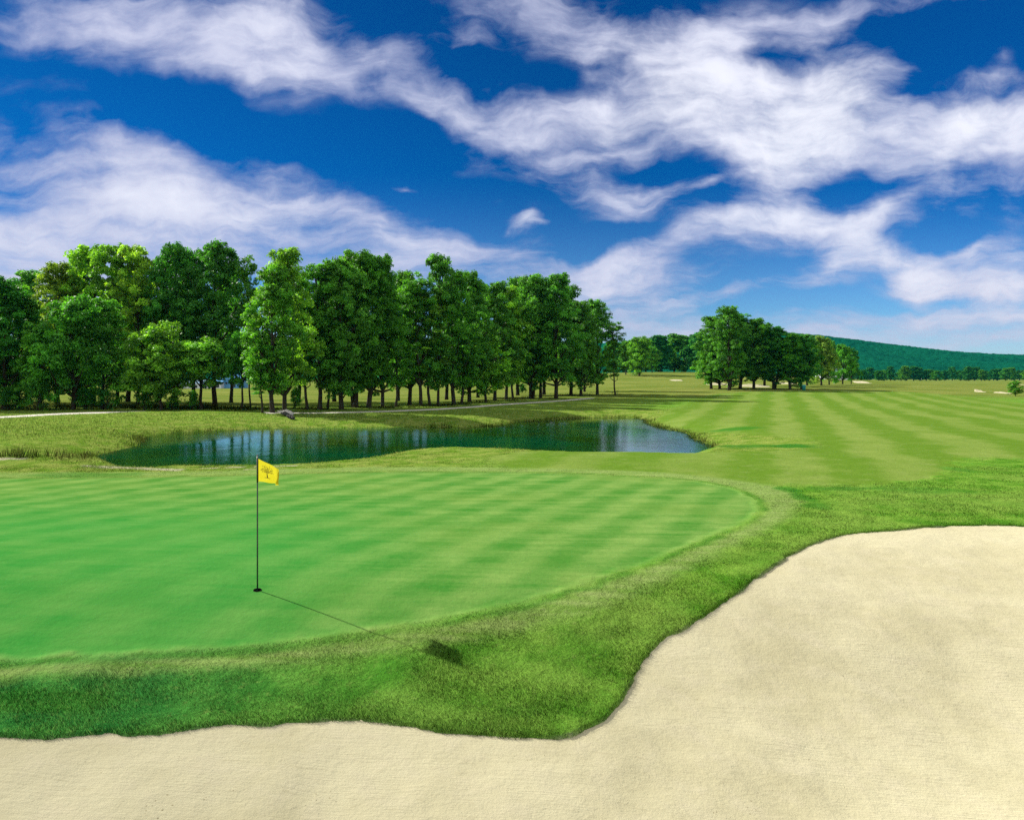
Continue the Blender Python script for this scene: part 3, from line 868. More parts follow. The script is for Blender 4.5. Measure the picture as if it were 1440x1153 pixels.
BACK = [  # second rank that thickens the wood
    ('tall0', 40, 566, 380, 44, 'mid'), ('tall2', 110, 565, 366, 44, 'mid'), ('tall1', 180, 565, 372, 40, 'mid'), ('tall2', 222, 565, 372, 40, 'dark'),
    ('tallhi', 272, 566, 352, 40, 'dark'), ('tallhi', 325, 566, 372, 36, 'mid'), ('tall1', 420, 566, 382, 36, 'mid'), ('tall4', 470, 565, 382, 36, 'dark'),
    ('tall0', 560, 564, 386, 34, 'dark'), ('tall1', 628, 562, 395, 30, 'mid'), ('tall0', 672, 559, 398, 34, 'mid'), ('tall4', 728, 556, 392, 32, 'mid'),
    ('tall1', 765, 555, 396, 30, 'dark'), ('tall0', 822, 551, 430, 24, 'mid')]
marks = ['far left edge of the wood', 'round topped crown', 'pale airy crowns', 'dark broad crown', 'tallest dark tree', 'narrow topped tree', 'fresh green crown above the stones', 'forked thick trunk', 'slender stem left of the open top', 'open topped emergent crown', 'low branched bright tree', 'thick trunked full tree', 'large double stemmed tree', 'rounded end tree']
for (k, px, b, t, hw, tn), mk in zip(BACK, marks):
    tree_px(k, px, b, t, hw, tn, 'shaded rear tree filling the wood behind the ' + mk, group='second rank of trees behind the row')

# shrubs at the foot of the wood
for px, b, t, hw, tn, lab in [(12, 577, 545, 22, 'dark', 'dark shrub at the left edge under the trees'), (54, 577.5, 535, 17, 'mid', 'leafy shrub beside the low bushy tree'), (120, 576, 545, 16, 'dark', 'dark shrub against the trunks of the broad rounded tree'), (150, 576, 548, 16, 'dark', 'dark low shrub under the airy pale trees'),
                              (205, 576.5, 552, 9, 'mid', 'small shrub by the stem of the short bright leaved tree'), (243, 576, 556, 9, 'mid', 'little shrub right of the short bright leaved tree'), (272, 576, 549, 10, 'mid', 'small shrub left of the stout trunk'), (415, 574, 545, 10, 'mid', 'low hanging leafy shrub right of the pale stones')]:
    tree_px('bush', px, b, t, hw, tn, lab, cat='shrub', name='shrub', group='shrubs under the tree row')

GROVE = [
    ('tall4', 1000, 547, 446, 26, 'mid', 'leftmost low sweeping tree of the right-hand grove'),
    ('tall2', 1025, 549, 431, 27, 'mid', 'tallest thick trunked tree of the right-hand grove'),
    ('round', 1012, 546.5, 480, 34, 'mid', 'low wide crowned tree at the front left of the right-hand grove'),
    ('tall1', 1041, 547, 440, 30, 'mid', 'tree just right of the tallest in the right-hand grove'),
    ('tall0', 1060, 547, 448, 30, 'mid', 'pale stemmed tree above the sand in the right-hand grove'),
    ('tall2', 1088, 547, 460, 30, 'dark', 'dark forked trunked tree in the middle of the right-hand grove'),
    ('tall1', 1111, 547.5, 468, 24, 'mid', 'slender trunked tree in the right-hand grove left of the teal bin'),
    ('round', 1127, 547, 472, 30, 'dark', 'dark low crowned tree beside the teal bin in the right-hand grove'),
    ('round', 1155, 541.5, 473, 24, 'olive', 'olive tinted tree in the far half of the right-hand grove'),
    ('round', 1166, 541, 480, 18, 'mid', 'thin trunked tree left of the last pair in the right-hand grove'),
    ('round', 1185, 540.2, 485, 18, 'mid', 'first of the last pair of trees at the right end of the grove'),
    ('round1', 1197, 540, 490, 13, 'dark', 'last small dark tree at the right end of the grove'),
    ('tall0', 1075, 543, 455, 26, 'mid', 'rear tree filling the middle of the right-hand grove'),
    ('tall0', 1135, 542, 470, 22, 'mid', 'rear tree showing between the dark and olive crowns of the grove'),
]
for k, px, b, t, hw, tn, lab in GROVE:
    tree_px(k, px, b, t, hw, tn, lab, group='trees of the right-hand grove')

FARL = [('round', 899, 529, 474, 24, 'fresh', 'rounded bright tree standing alone in front of the far wood'), ('round1', 917, 524, 488, 14, 'mid', 'small tree right of the rounded bright tree'), ('tall3', 880, 527, 480, 12, 'mid', 'slim pale trunked tree behind the lone slim tree')]
for k, px, b, t, hw, tn, lab in FARL: tree_px(k, px, b, t, hw, tn, lab, group='trees before the far wood')
tree_px('round1', 734, 553, 540, 7, 'dark', 'tiny young tree standing in the field behind the row', name='sapling')
for i, (px, t, hw) in enumerate([(862, 480, 22), (884, 478, 22), (908, 476, 22), (928, 471, 22), (948, 470, 22), (964, 472, 20), (982, 468, 22), (1002, 470, 22), (1022, 472, 20), (1042, 474, 20), (1064, 474, 20)]):
    x = (px - CX) / F * (345 + 8 * (i % 3)); y = 345 + 8 * (i % 3); z = float(H0(x, y))
    h = (HZ - t) / F * y + CAMZ - z
    tree('far0' if i % 2 else 'far1', x, y, h, hw / F * y, 'mid' if i % 3 else 'teal', 'dense green tree of the far wood between the row and the grove', group='trees of the far wood on the rise', z=z)
for i in range(46):
    px = 1130 + i * 9.5 + random.uniform(-4, 4); y = random.uniform(620, 780); x = (px - CX) / F * y; z = float(H0(x, y))
    t = 521 - 7 * random.random() ** 2 - (4 if i % 7 == 3 else 0)
    tree('far0' if i % 2 else 'far1', x, y, (HZ - t) / F * y + CAMZ - z, random.uniform(7, 12) / F * y, random.choice(['teal', 'teal', 'mid', 'dark']), 'small distant tree of the line along the foot of the wooded ridge', group='distant trees along the foot of the ridge', z=z)
for i in range(24):
    px = -60 + i * 38 + random.uniform(-9, 9); y = random.uniform(420, 480); x = (px - CX) / F * y; z = float(H0(x, y))
    tree('far0' if i % 2 else 'far1', x, y, random.uniform(11, 15), random.uniform(5, 8), 'teal', 'distant tree at the back of the field behind the row', group='distant trees at the back of the field', z=z)
tree_px('round1', 1428, 557, 536, 11, 'mid', 'small thin stemmed tree by the right edge of the fairway', name='sapling')

# ------------------------------------------------------------------ wooded ridge
def ridge():
    m, T, out = new_mat('ridge_forest_hazed')
    P = T.n('ShaderNodeNewGeometry').outputs['Position']
    v = T.n('ShaderNodeTexVoronoi'); T.put(v.inputs['Vector'], P); v.inputs['Scale'].default_value = 0.085
    big = T.noise(P, 0.006, 5, .6)
    c = T.mix(v.outputs['Color'], (0.001, 0.028, 0.014), (0.004, 0.060, 0.028))  # part of the distant haze's teal is put into these forest colours
    c = T.mix(T.m('MULTIPLY', T.ss(big, .4, .65), .6), c, (0.004, 0.072, 0.030))
    b = T.n('ShaderNodeBump'); b.inputs['Distance'].default_value = 1; b.inputs['Strength'].default_value = .35
    T.put(b.inputs['Height'], T.m('MULTIPLY', T.m('SUBTRACT', 1.0, v.outputs['Distance']), 5.0))
    d = T.n('ShaderNodeBsdfDiffuse'); T.put(d.inputs[0], c); T.put(d.inputs['Normal'], b); T.put(out.inputs[0], d)
    u = np.arange(-1.3, 1.3, 0.0017); t = np.linspace(0, 1.35, 110)
    U, TT = np.meshgrid(u, t)
    px = CX + U * F
    row = np.interp(px, [-700, 0, 330, 500, 850, 940, 1010, 1085, 1150, 1200, 1250, 1300, 1350, 1400, 1440, 1600, 2100], [500, 486, 480, 482, 482, 478, 471, 466, 470, 476, 482.5, 488.5, 493.5, 497, 498, 498, 505])
    y0, y1 = 1250., 2000.
    Y = y0 + (y1 - y0) * TT; X = U * Y
    top = (HZ - row) / F * y1 + CAMZ
    prof = np.where(TT < 1, smooth(-.05, 1.02, TT) ** 1.1, 1 - (TT - 1) * 1.0)
    Z = -2 + (top + 2) * prof
    Z = Z + (fbm(X / 220, Y / 220, 21, 3) - .5) * 30 * np.sin(np.clip(TT, 0, 1) * pi)
    hgt = vnoise(X / 9, Y / 9, 22) * 3.2 + vnoise(X / 4.5, Y / 4.5, 23) * 2.2
    Z = Z + hgt * smooth(0, .05, TT) - 5
    idx = np.arange(X.size).reshape(X.shape)
    Q = np.stack([idx[:-1, :-1], idx[:-1, 1:], idx[1:, 1:], idx[1:, :-1]], -1).reshape(-1, 4)
    o = link('hills', mesh_np('hills', np.stack([X, Y, Z], -1).reshape(-1, 3), Q, 4, None, True), m)
    props(o, kind='structure')
ridge()

# ------------------------------------------------------------------ flag, cup
M_POLE = simple('dark_pole', (0.018, 0.030, 0.028), 0.35, var=0.1, spec=0.5)
M_CUP = simple('painted_cup_shade', (0.002, 0.002, 0.002), 1.0, var=0.1, spec=0.0)
M_RIM = simple('cup_rim', (0.012, 0.02, 0.01), 1.0, spec=0.0)
def cloth_mat():
    m, T, out = new_mat('yellow_cloth')
    g = T.n('ShaderNodeTexCoord')
    n1 = T.noise(g.outputs['Object'], 14, 3)
    c = T.mix(n1, (0.50, 0.43, 0.010), (0.56, 0.50, 0.03))
    d = T.n('ShaderNodeBsdfDiffuse'); T.put(d.inputs[0], c)
    tr = T.n('ShaderNodeBsdfTranslucent'); T.put(tr.inputs[0], c)
    mx = T.n('ShaderNodeMixShader'); mx.inputs[0].default_value = 0.45
    T.put(mx.inputs[1], d.outputs[0]); T.put(mx.inputs[2], tr.outputs[0]); T.put(out.inputs[0], mx)
    return m
M_CLOTH = cloth_mat()
M_INK = simple('black_print', (0.012, 0.012, 0.010), 0.8, var=0.05)

def flag():
    x0, y0 = ray(362, 830); z0 = float(ground_height(np.array([x0]), np.array([y0]))[0])
    root = empty('golf_flag', (x0, y0, z0))
    props(root, 'yellow golf flag with a black tree emblem on a dark pole in the hole', 'golf flag')
    PHt = 2.15
    p = MB(); p.tube([(0, 0, -.05), (0, 0, .7), (0, 0, 1.4), (0, 0, PHt)], [.012, .0115, .0105, .009], 10); p.build('pole', M_POLE, root)
    k = MB(); k.tube([(0, 0, PHt), (0, 0, PHt + .012), (0, 0, PHt + .022)], [.011, .013, .004], 10); k.build('pole_cap', M_POLE, root)
    s = MB(); s.tube([(0, 0, 1.72), (0, 0, 2.12)], [.0125, .0125], 10); s.build('flag_sleeve', simple('dark_sleeve', (0.03, 0.03, 0.012), .7), root)
    W, Hh = 0.50, 0.36
    def S(a, b):    # a along the fly 0..1, b up 0..1
        L = a * W
        # plan view: out to the right and away from us, then the fly end curls round
        if L < 0.31:
            x = L * 0.74; y = 0.67 * L
        else:
            q = (L - 0.31) / 0.19; tt = q * 2.3
            x = 0.31 * 0.74 + 0.045 * sin(tt) - 0.030 * q * q * (1.3 - b); y = 0.67 * 0.31 + 0.055 * sin(tt * .5) - 0.05 * q * q
        y += 0.016 * sin(a * 11 + b * 2.5) * a ** .7
        x += 0.006 * sin(b * 7 + a * 4) * a
        z = 2.105 - (1 - b) * Hh
        z -= (0.150 * (min(a, .6) / .55) ** 1.0) * (0.42 + 0.58 * b) + 0.07 * max(0, a - .55) * (1 - b)
        z += 0.008 * sin(a * 14 + b * 3) * a
        if a > .55: z -= (a - .55) * 0.16 * b
        return np.array([x + .012, y, z])
    na, nb = 44, 26
    V = [S(i / na, j / nb) for i in range(na + 1) for j in range(nb + 1)]
    Fq = [(i * (nb + 1) + j, (i + 1) * (nb + 1) + j, (i + 1) * (nb + 1) + j + 1, i * (nb + 1) + j + 1) for i in range(na) for j in range(nb)]
    me = bpy.data.meshes.new('flag_cloth'); me.from_pydata([tuple(v) for v in V], [], Fq); me.update()
    me.polygons.foreach_set('use_smooth', [True] * len(me.polygons))
    fc = link('flag_cloth', me, M_CLOTH, root)
    # emblem: a spreading tree printed in black line work
    em = MB()
    def on(a, b):
        e = .004; p = S(a, b); n = np.cross(S(a + e, b) - p, S(a, b + e) - p); n /= np.linalg.norm(n) + 1e-9
        if n[1] > 0: n = -n
        return p + n * 0.0025
    def stroke(pts, w0, w1):
        P = [np.array(q, float) for q in pts]; vs = []; n = len(P)
        for i, q in enumerate(P):
            d = P[min(i + 1, n - 1)] - P[max(i - 1, 0)]; d = d * (W, Hh); d /= np.linalg.norm(d) + 1e-9
            nn = np.array([-d[1] / W, d[0] / Hh]); w = w0 + (w1 - w0) * i / (n - 1)
            vs += [on(*(q + nn * w)), on(*(q - nn * w))]
        em.add(vs, [(2 * i, 2 * i + 1, 2 * i + 3, 2 * i + 2) for i in range(n - 1)])
    cx, cy = .30, .50
    stroke([(cx + .02, cy - .26), (cx + .01, cy - .12), (cx, cy)], .010, .005)
    stroke([(cx - .09, cy - .27), (cx + .02, cy - .24), (cx + .11, cy - .27)], .004, .004)
    r = random.Random(4)
    for k in range(7):
        a = pi * (k + .5) / 7
        ex, ey = cx + .20 * cos(a), cy + .02 + .30 * sin(a)
        mx, my = cx + .06 * cos(a), cy + .10 * sin(a) - .01
        stroke([(cx + .03 * cos(a), cy - .02 + .04 * sin(a)), (mx, my), (ex, ey)], .0035, .002)
        stroke([(mx, my), (cx + .12 * cos(a + .25), cy + .02 + .19 * sin(a + .25))], .003, .002)
    for k in range(46):
        a = r.uniform(-.15, pi + .15); q = r.uniform(.6, 1.08)
        x, y = cx + .215 * q * cos(a), cy + .01 + .33 * q * sin(a)
        t = r.uniform(0, pi); l = .010
        stroke([(x - l * cos(t), y - l * sin(t)), (x + l * cos(t), y + l * sin(t))], .0042, .0042)
    em.build('tree_emblem', M_INK, fc, sm=False)
    # hole: its dark inside is painted as a flat black disc
    c = empty('golf_hole', (x0, y0, z0)); props(c, 'round golf hole, its dark inside painted as a black disc, at the foot of the flag pole', 'golf hole')
    g = MB(); n = 28
    def zz(px, py): return float(ground_height(np.array([x0 + px]), np.array([y0 + py]))[0]) - z0
    ring = lambda r, dz: [(r * cos(2 * pi * i / n), r * sin(2 * pi * i / n), zz(r * cos(2 * pi * i / n), r * sin(2 * pi * i / n)) + dz) for i in range(n)]
    vs = ring(.056, .005) + ring(.064, .009) + ring(.070, -.004)
    g.add(vs, [(k * n + i, k * n + (i + 1) % n, (k + 1) * n + (i + 1) % n, (k + 1) * n + i) for k in range(2) for i in range(n)])
    g.build('rim', M_RIM, c)
    g = MB(); g.add(ring(.057, .0055), [tuple(range(n))]); g.build('cup', M_CUP, c, sm=False)
flag()

# ------------------------------------------------------------------ small far things
M_STONE = simple('pale_stone', (0.42, 0.40, 0.35), 0.9, var=0.35, scale=2.2)
M_DARK = simple('dark_stone', (0.035, 0.035, 0.03), 0.95, var=0.4)
def rock(name, x, y, z, sx, sy, sz, seed, mat, label, cat, group=None, rz=0):
    import bmesh
    bm = bmesh.new(); bmesh.ops.create_icosphere(bm, subdivisions=4, radius=1)
    for v in bm.verts:
        c = v.co.copy()
        k = 1 + .9 * (vnoise(c.x * 1.7 + 9 + c.z, c.y * 1.7 + 9, seed) - .5) + .28 * (vnoise(c.x * 4 + c.z * 3 + 20, c.y * 4 + 20, seed + 3) - .5)
        v.co = c * float(k)
        v.co.x *= sx; v.co.y *= sy; v.co.z *= sz * (1 if v.co.z > 0 else .6)
    me = bpy.data.meshes.new(name); bm.to_mesh(me); bm.free()
    o = link(name, me, mat); o.location = (x, y, z); o.rotation_euler = (0, 0.35, rz); props(o, label, cat, group)
    return o
def stones():
    # stone lined culvert mouth on the far bank: pale cap stones over a dark slanting opening
    L = [(398, 581.5, .75, .5, .16, M_STONE, 'flat pale cap stone at the upper left of the culvert stones'), (406, 581.2, .62, .5, .26, M_STONE, 'pale lumpy stone on top of the culvert stones'),
         (411, 584.5, .42, .45, .34, M_STONE, 'weathered stone at the right side of the culvert stones'), (404, 586, .75, .6, .26, M_DARK, 'dark shaded stone under the pale cap stones'),
         (413.5, 590, .34, .4, .26, M_DARK, 'dark stone lowest of the culvert stones near the pond'), (409, 589, .4, .4, .22, M_DARK, 'dark stone in the middle of the slanting culvert stones')]
    for i, (px, py, a, b, c, m, lab) in enumerate(L):
        x, y = ray(404 + (px - 404) * .75, 583 + (py - 583) * .8)
        rock('stone', x, y, float(ground_height(np.array([x]), np.array([y]))[0]) + c * .4, a * .62, b * .62, c * .7, 3 + i * 7, m, lab, 'stone', 'stones of the culvert on the far bank')
stones()

M_BLUEW = simple('blue_metal_cladding', (0.10, 0.30, 0.55), 0.5, var=.08)
M_WHITE = simple('white_paint', (0.62, 0.66, 0.68), 0.6, var=.08)
M_ROOFB = simple('blue_grey_roof', (0.16, 0.26, 0.36), 0.5, var=.1)
M_OPEN = simple('dark_opening', (0.03, 0.035, 0.04), 0.8)
def shed(px, base, w, h, dep, roof, wall, roofm, label, door=True, ridge_x=True):
    x, y = ray(px, base); z = float(H0(x, y))
    r = empty('shed', (x, y, z)); props(r, label, 'building')
    m = MB(); m.box((0, dep / 2, h / 2 - .3), (w, dep, h + .6)); m.build('wall', wall, r, sm=False)
    m = MB(); a = w / 2 + .25; e = .25
    if ridge_x:   # ridge along the view: gable faces us
        m.add([(-a, -e, h), (0, -e, h + roof), (a, -e, h), (-a, dep + e, h), (0, dep + e, h + roof), (a, dep + e, h)], [(0, 1, 4, 3), (1, 2, 5, 4), (0, 2, 1), (3, 4, 5), (0, 3, 5, 2)])
    else:
        m.add([(-a, -e, h), (a, -e, h), (a, dep + e, h), (-a, dep + e, h), (-a, dep / 2, h + roof), (a, dep / 2, h + roof)], [(0, 1, 5, 4), (2, 3, 4, 5), (0, 4, 3), (1, 2, 5), (0, 3, 2, 1)])
    m.build('roof', roofm, r, sm=False)
    m = MB(); m.box((w * .28, -.02, h * .42), (w * .2, .06, h * .55)); m.build('door', M_OPEN, r, sm=False)
    for k in (-.3, -.05):
        m = MB(); m.box((w * k, -.02, h * .6), (w * .1, .06, h * .22)); m.build('window', M_OPEN, r, sm=False)
    return r
shed(320, 546, 5.5, 2.3, 8, 1.4, M_BLUEW, M_BLUEW, 'bright blue gabled shed seen under the trees')
shed(300, 546.3, 4.0, 1.7, 6, .6, M_WHITE, M_BLUEW, 'low blue and white lean-to left of the blue gabled shed', ridge_x=False)
shed(262, 546.5, 7.5, 1.3, 6, .9, M_WHITE, M_ROOFB, 'low white building with a blue grey roof left of the blue sheds', ridge_x=False)
shed(228, 547, 6.5, 1.1, 6, .8, M_WHITE, M_ROOFB, 'lowest white building at the left of the farm buildings', ridge_x=False)
shed(1178, 533.8, 9, 2.6, 8, 1.3, M_WHITE, M_ROOFB, 'white building half hidden behind the last trees of the right-hand grove', ridge_x=False)

def post(px, base, h, r, mat, name, label, cat, group=None):
    x, y = ray(px, base); z = float(H0(x, y))
    m = MB(); m.tube([(0, 0, -.1), (0, 0, h * .92), (0, 0, h)], [r, r, r * .4], 8)
    o = m.build(name, mat); o.location = (x, y, z); props(o, label, cat, group)
post(1284, 534.6, 2.6, .22, M_WHITE, 'marker_post', 'left one of two white posts standing in the far field', 'post', 'white posts in the far field')
post(1296, 534.6, 2.3, .20, M_WHITE, 'marker_post', 'right one of two white posts standing in the far field', 'post', 'white posts in the far field')
post(1173, 540, 5.0, .12, M_WHITE, 'white_pole', 'thin white pole between the trunks of the far end of the grove', 'pole')
def bin_():
    x, y = ray(1130.5, 549.2); z = float(H0(x, y))
    r = empty('litter_bin', (x, y, z)); props(r, 'small teal litter bin beside the dark low crowned tree of the grove', 'litter bin')
    M = simple('teal_plastic', (0.02, 0.22, 0.22), .5)
    m = MB(); m.tube([(0, 0, 0), (0, 0, .75), (0, 0, .8)], [.26, .31, .31], 14); m.build('body', M, r)
    m = MB(); m.tube([(0, 0, .8), (0, 0, .86), (0, 0, .98), (0, 0, 1.02)], [.34, .34, .24, .08], 14); m.build('lid', M, r)
bin_()

# ------------------------------------------------------------------ air
def haze():
    m = bpy.data.materials.new('haze'); m.use_nodes = True; m.node_tree.nodes.clear()
    T = NT(m.node_tree); out = T.n('ShaderNodeOutputMaterial')
    v = T.n('ShaderNodeVolumePrincipled'); v.inputs['Color'].default_value = (0.02, 0.58, 0.60, 1)
    v.inputs['Density'].default_value = HAZE
    v.inputs['Anisotropy'].default_value = 0.0
    m.node_tree.links.new(v.outputs[0], out.inputs['Volume'])
    b = MB(); b.box((0, 2900, 70), (15000 + 2000, 6400, 150)); o = b.build('haze', m, sm=False); props(o, 'thin bluish air fading the distant ridge', 'haze', kind='stuff')
HAZE = 0.4e-4
USE_HAZE = True
if USE_HAZE: haze()

# ------------------------------------------------------------------ sky
SUN_TO = np.array([-0.87, 0.493])     # towards the sun, on the ground plan
SUN_EL = radians(33.6)
w = bpy.data.worlds.new('World'); scene.world = w; w.use_nodes = True
T = NT(w.node_tree); w.node_tree.nodes.clear()
def build_sky():
    out = T.n('ShaderNodeOutputWorld'); bg = T.n('ShaderNodeBackground')
    tc = T.n('ShaderNodeTexCoord').outputs['Generated']
    sky = T.n('ShaderNodeTexSky', sky_type='NISHITA', sun_disc=False)
    sky.sun_elevation = SUN_EL; sky.sun_rotation = math.atan2(SUN_TO[0], SUN_TO[1])
    sky.air_density = 1.0; sky.dust_density = 0.3; sky.ozone_density = 2.5
    sep = T.n('ShaderNodeSeparateXYZ'); T.put(sep.inputs[0], tc)
    x, y, z = sep.outputs
    # direction as tangents of azimuth and height
    yy = T.m('MAXIMUM', y, 0.05)
    u = T.m('DIVIDE', x, yy); v = T.m('DIVIDE', z, yy)
    # blue: physically based sky, deepened as through a polarising filter
    skc = T.v('MULTIPLY', T.v('SCALE', sky.outputs[0], sc=T.m('MULTIPLY_ADD', T.ss(u, 0.0, 0.65), 0.50, 1.0)), T.mix(T.ss(v, 0.20, 0.50), T.mix(T.ss(v, -0.02, 0.27), (0.24, 0.38, 0.60), (0.003, 0.130, 0.33)), (0.003, 0.115, 0.29)))
    # cloud field
    uv = T.n('ShaderNodeCombineXYZ'); T.put(uv.inputs[0], u); T.put(uv.inputs[1], v)
    uv = uv.outputs[0]
    zz = T.m('ADD', T.m('MAXIMUM', z, 0.0), 0.16)
    cp = T.n('ShaderNodeCombineXYZ'); T.put(cp.inputs[0], T.m('DIVIDE', x, zz)); T.put(cp.inputs[1], T.m('DIVIDE', y, zz)); cp = cp.outputs[0]
    wn = T.n('ShaderNodeTexNoise'); T.put(wn.inputs['Vector'], uv); wn.inputs['Scale'].default_value = 5.0; wn.inputs['Detail'].default_value = 3
    wv = T.v('SCALE', T.v('SUBTRACT', wn.outputs['Color'], (0.5, 0.5, 0.5)), sc=0.085)
    wn2 = T.n('ShaderNodeTexNoise'); T.put(wn2.inputs['Vector'], uv); wn2.inputs['Scale'].default_value = 17.0; wn2.inputs['Detail'].default_value = 4
    wv = T.v('ADD', wv, T.v('SCALE', T.v('SUBTRACT', wn2.outputs['Color'], (0.5, 0.5, 0.5)), sc=0.034))
    uvw = T.v('MULTIPLY', T.v('ADD', uv, wv), (1, 1, 0))
    total = None; bright = None
    for (cx, cy, rx, ry, ang, wt, br) in BLOBS:
        mp = T.mapping(uvw, loc=((cx - CX) / F, (HZ - cy) / F, 0), rot=(0, 0, radians(ang)), sc=(rx / F * 1.38, ry / F * 1.42, 1), typ='TEXTURE')
        g = T.n('ShaderNodeTexGradient', gradient_type='SPHERICAL'); T.put(g.inputs[0], mp)
        gg = T.m('MULTIPLY', g.outputs['Fac'], wt)
        total = gg if total is None else T.m('ADD', total, gg)
        if br > 0:
            bb = T.m('MULTIPLY', g.outputs['Fac'], br); bright = bb if bright is None else T.m('ADD', bright, bb)
    n1 = T.noise(cp, 1.5, 6, 0.62, 0.0)
    n2 = T.noise(T.mapping(uvw, rot=(0, 0, radians(-14)), sc=(3.4, 17, 1)), 1.0, 7, 0.62, 0.2)
    n3 = T.noise(T.mapping(uvw, sc=(5.0, 8.0, 1)), 1.0, 7, 0.58, 0.0)
    low = T.ss(v, 0.30, 0.10)      # low clouds are drawn out into streaks, high ones are puffy
    na = T.m('MULTIPLY', T.m('SUBTRACT', n2, 0.5), T.m('MULTIPLY_ADD', low, 0.7, 0.55))
    nb = T.m('MULTIPLY', T.m('SUBTRACT', n3, 0.5), T.m('MULTIPLY_ADD', low, -0.5, 1.15))
    nn = T.m('ADD', T.m('ADD', na, nb), T.m('MULTIPLY', T.m('SUBTRACT', n1, 0.5), 0.55))
    tot = T.m('MINIMUM', total, 1.15)
    dens = T.m('ADD', T.m('MULTIPLY', tot, 0.68), T.m('MULTIPLY', nn, T.m('MULTIPLY_ADD', T.ss(tot, 0.0, 0.5), 1.7, 0.7)))
    cov = T.m('POWER', T.ss(dens, 0.06, 1.20), 0.74)
    # lit billows against lilac-grey thin parts and undersides
    lit = T.m('ADD', T.m('MULTIPLY', T.m('SUBTRACT', n3, 0.5), 1.3), T.m('ADD', T.m('MULTIPLY', T.m('SUBTRACT', n2, 0.5), 0.7), T.m('MULTIPLY', bright, 0.66)))
    lit = T.ss(T.m('ADD', lit, T.m('MULTIPLY_ADD', dens, 0.28, -0.04)), -0.02, 1.28)
    ccol = T.mix(lit, (0.44, 0.47, 0.68), (0.84, 0.85, 0.95))
    warm = T.ss(v, 0.20, 0.0)
    ccol = T.mix(T.m('MULTIPLY', warm, 0.6), ccol, T.mix(lit, (0.50, 0.46, 0.64), (0.80, 0.72, 0.80)))
    # unseen bright white cloud added behind the camera and overhead as fill light
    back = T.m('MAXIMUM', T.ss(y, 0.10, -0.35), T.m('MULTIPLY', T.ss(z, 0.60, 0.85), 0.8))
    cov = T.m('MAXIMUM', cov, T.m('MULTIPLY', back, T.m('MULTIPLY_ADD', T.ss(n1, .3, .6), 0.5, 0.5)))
    ccol = T.mix(back, ccol, (BACK_FILL * 1.0, BACK_FILL * 0.99, BACK_FILL * 0.97))
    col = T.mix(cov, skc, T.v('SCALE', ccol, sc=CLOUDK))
    # pale veil right at the horizon
    col = T.mix(T.m('MULTIPLY', T.ss(v, 0.09, 0.0), 0.55), col, tuple(c * CLOUDK for c in (0.62, 0.60, 0.76)))
    T.put(bg.inputs[0], col); bg.inputs[1].default_value = 0.1
    T.put(out.inputs[0], bg.outputs[0])
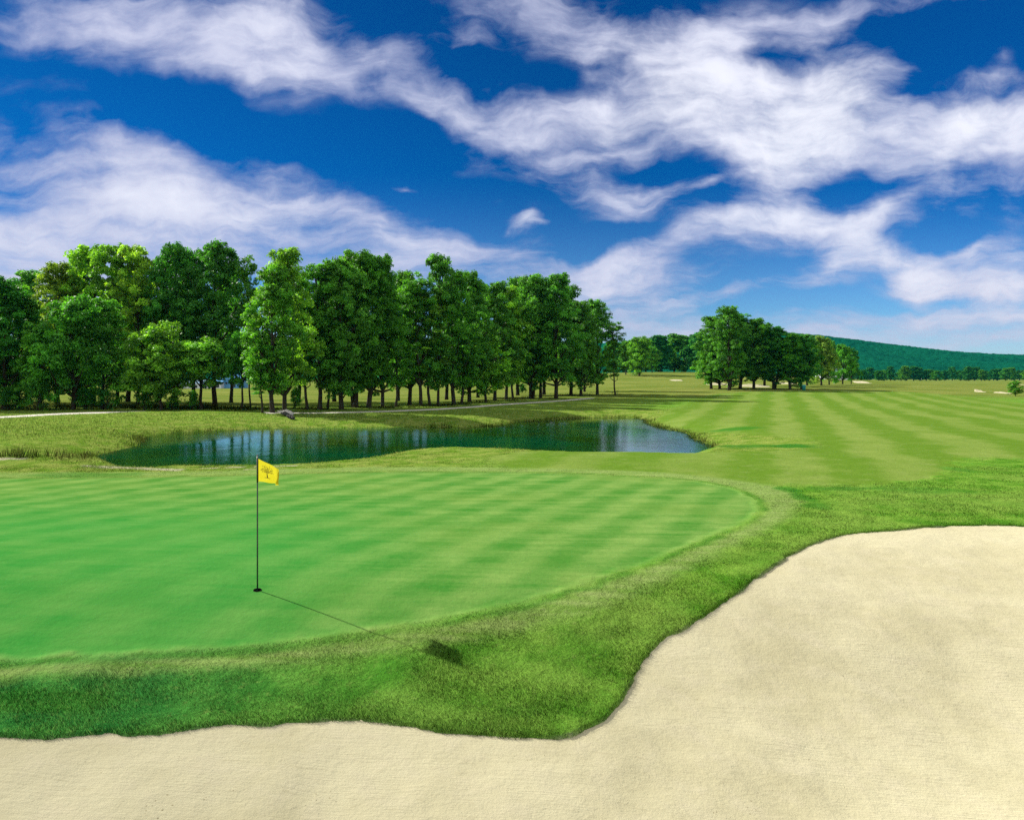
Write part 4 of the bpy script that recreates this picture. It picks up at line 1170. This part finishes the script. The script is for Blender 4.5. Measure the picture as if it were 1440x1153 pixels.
# cx, cy, rx, ry (px of the photograph), tilt, weight, brightness
BLOBS = [
    (60,18,150,38,0,.9,0),(230,38,190,52,-6,1.0,.1),(400,55,95,78,-10,1.15,.35),(330,88,100,32,-8,.45,0),(480,100,90,32,-22,.8,.1),
    (560,80,60,40,-25,.8,.2),(600,125,80,32,-25,.9,.3),(680,155,90,40,-12,1.1,.35),(645,68,42,18,0,.6,.1),
    (760,20,150,50,0,.95,.2),(830,60,90,50,10,.75,.3),(735,190,110,52,10,1.0,.4),(840,215,90,34,20,.7,.2),(940,120,120,85,0,1.35,1.0),(880,180,120,50,20,.9,.5),(1000,60,90,60,0,.7,.2),
    (1180,130,100,85,25,1.9,1.7),(1110,205,115,58,15,1.15,.8),(1050,160,80,60,0,.9,.6),(1090,255,48,62,70,.9,.5),(1180,215,90,45,0,.7,.3),
    (1375,165,100,52,0,1.25,1.1),(1290,195,85,48,0,.75,.3),(1425,235,65,70,0,.95,.1),(1310,250,75,42,-30,1.15,.9),(1240,300,100,24,14,1.05,.6),
    (850,272,62,22,-5,1.4,.5),(925,286,80,20,12,1.3,.4),(985,268,30,8,25,.6,.2),(1060,312,110,30,6,1.3,.8),(1010,325,60,22,-12,.6,.3),(1190,362,62,26,18,1.05,.7),(1130,395,50,12,30,.45,.1),
    (1285,378,48,30,-25,1.05,.7),(1365,372,85,34,0,.95,.4),(1440,395,60,40,0,.85,.4),(1370,347,62,11,6,.8,.4),(1310,400,80,26,0,.8,.1),(1180,470,160,12,4,.8,.1),(1250,330,120,30,10,.5,.1),(1100,350,160,30,0,.35,0),(690,345,90,30,0,.5,0),
    (1170,22,140,24,14,.85,.15),(1340,4,80,14,8,.8,.2),(1060,25,90,34,0,.6,.1),(1410,98,34,22,60,.55,0),(1245,75,60,34,0,.3,0),
    (60,305,190,66,0,1.15,.1),(150,185,80,26,-16,.75,.1),(20,215,80,45,0,.6,0),(210,222,90,28,-14,.8,.1),(270,285,170,58,-10,1.25,.3),(420,298,120,42,-14,1.05,.4),(540,332,110,30,-12,1.1,.4),
    (80,375,220,60,0,1.2,0),(300,362,240,50,0,1.1,.1),(560,378,150,24,-4,.9,.2),(680,360,110,14,-4,.45,.1),(571,269,26,5,-6,.75,.4),(738,320,22,11,8,.95,.8),(760,325,14,4,0,.6,.3),
    (890,372,100,24,22,1.5,.3),(820,398,110,28,10,1.3,.2),(880,415,140,32,14,1.4,.3),(1000,416,110,11,12,1.4,.3),(730,395,130,30,0,.85,.1),(900,452,170,28,0,1.5,.1),
    (1190,444,120,18,6,1.5,.3),(1250,452,130,16,10,1.2,.2),(1340,440,110,13,8,1.1,.2),(1420,440,90,26,0,1.2,.2),(1350,470,170,18,4,1.4,.1),(1420,400,70,20,0,.5,.1),
    (795,105,60,34,0,-0.30,0),(1088,72,52,36,20,-0.42,0),(900,236,110,22,0,-0.30,0),(1160,262,80,26,-12,-0.30,0),(1340,70,120,45,0,-0.48,0),(1230,420,120,16,0,-0.24,0),(1000,372,110,22,0,-0.30,0),(500,215,200,50,0,-0.18,0),
    (1750,250,300,140,0,1,.3),(-300,150,280,80,0,1,.2),(600,-250,500,90,0,.9,.3),(1200,-350,400,80,0,.8,.2),
]
SKYTINT = (0.55, 0.92, 1.12)
SKYGAM = 1.0
SKYMUL = 1.0
CLOUDK = 5.6
BACK_FILL = 1.15  # brightness of the added fill cloud out of view
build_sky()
w.cycles.sampling_method = 'MANUAL'; w.cycles.sample_map_resolution = 512

sun = bpy.data.lights.new('sun', 'SUN'); sun.energy = 5.0; sun.angle = radians(0.8); sun.color = (1.0, 0.955, 0.87)
so = bpy.data.objects.new('sun', sun); COL.objects.link(so)
from mathutils import Vector
dvec = Vector((-SUN_TO[0] * cos(SUN_EL), -SUN_TO[1] * cos(SUN_EL), -sin(SUN_EL)))
so.rotation_euler = dvec.to_track_quat('-Z', 'Y').to_euler(); so.location = (-30, 20, 40)

# ------------------------------------------------------------------ camera and output
cam = bpy.data.cameras.new('camera'); co_ = bpy.data.objects.new('camera', cam); COL.objects.link(co_)
co_.location = (0, 0, CAMZ); co_.rotation_euler = (radians(90), 0, 0)
cam.sensor_width = 36; cam.lens = F / 1440 * 36
cam.shift_y = -(1153 / 2 - HZ) / 1440
cam.clip_start = 0.1; cam.clip_end = 20000
scene.camera = co_
scene.view_settings.view_transform = 'Standard'; scene.view_settings.look = 'None'
scene.view_settings.exposure = 1.0; scene.view_settings.gamma = 1.0
scene.render.engine = 'CYCLES'
cy = scene.cycles
cy.max_bounces = 6; cy.diffuse_bounces = 4; cy.glossy_bounces = 3; cy.transmission_bounces = 2; cy.volume_bounces = 0; cy.transparent_max_bounces = 4
cy.caustics_reflective = False; cy.caustics_refractive = False; cy.use_adaptive_sampling = True; cy.adaptive_threshold = 0.014
cy.use_denoising = False
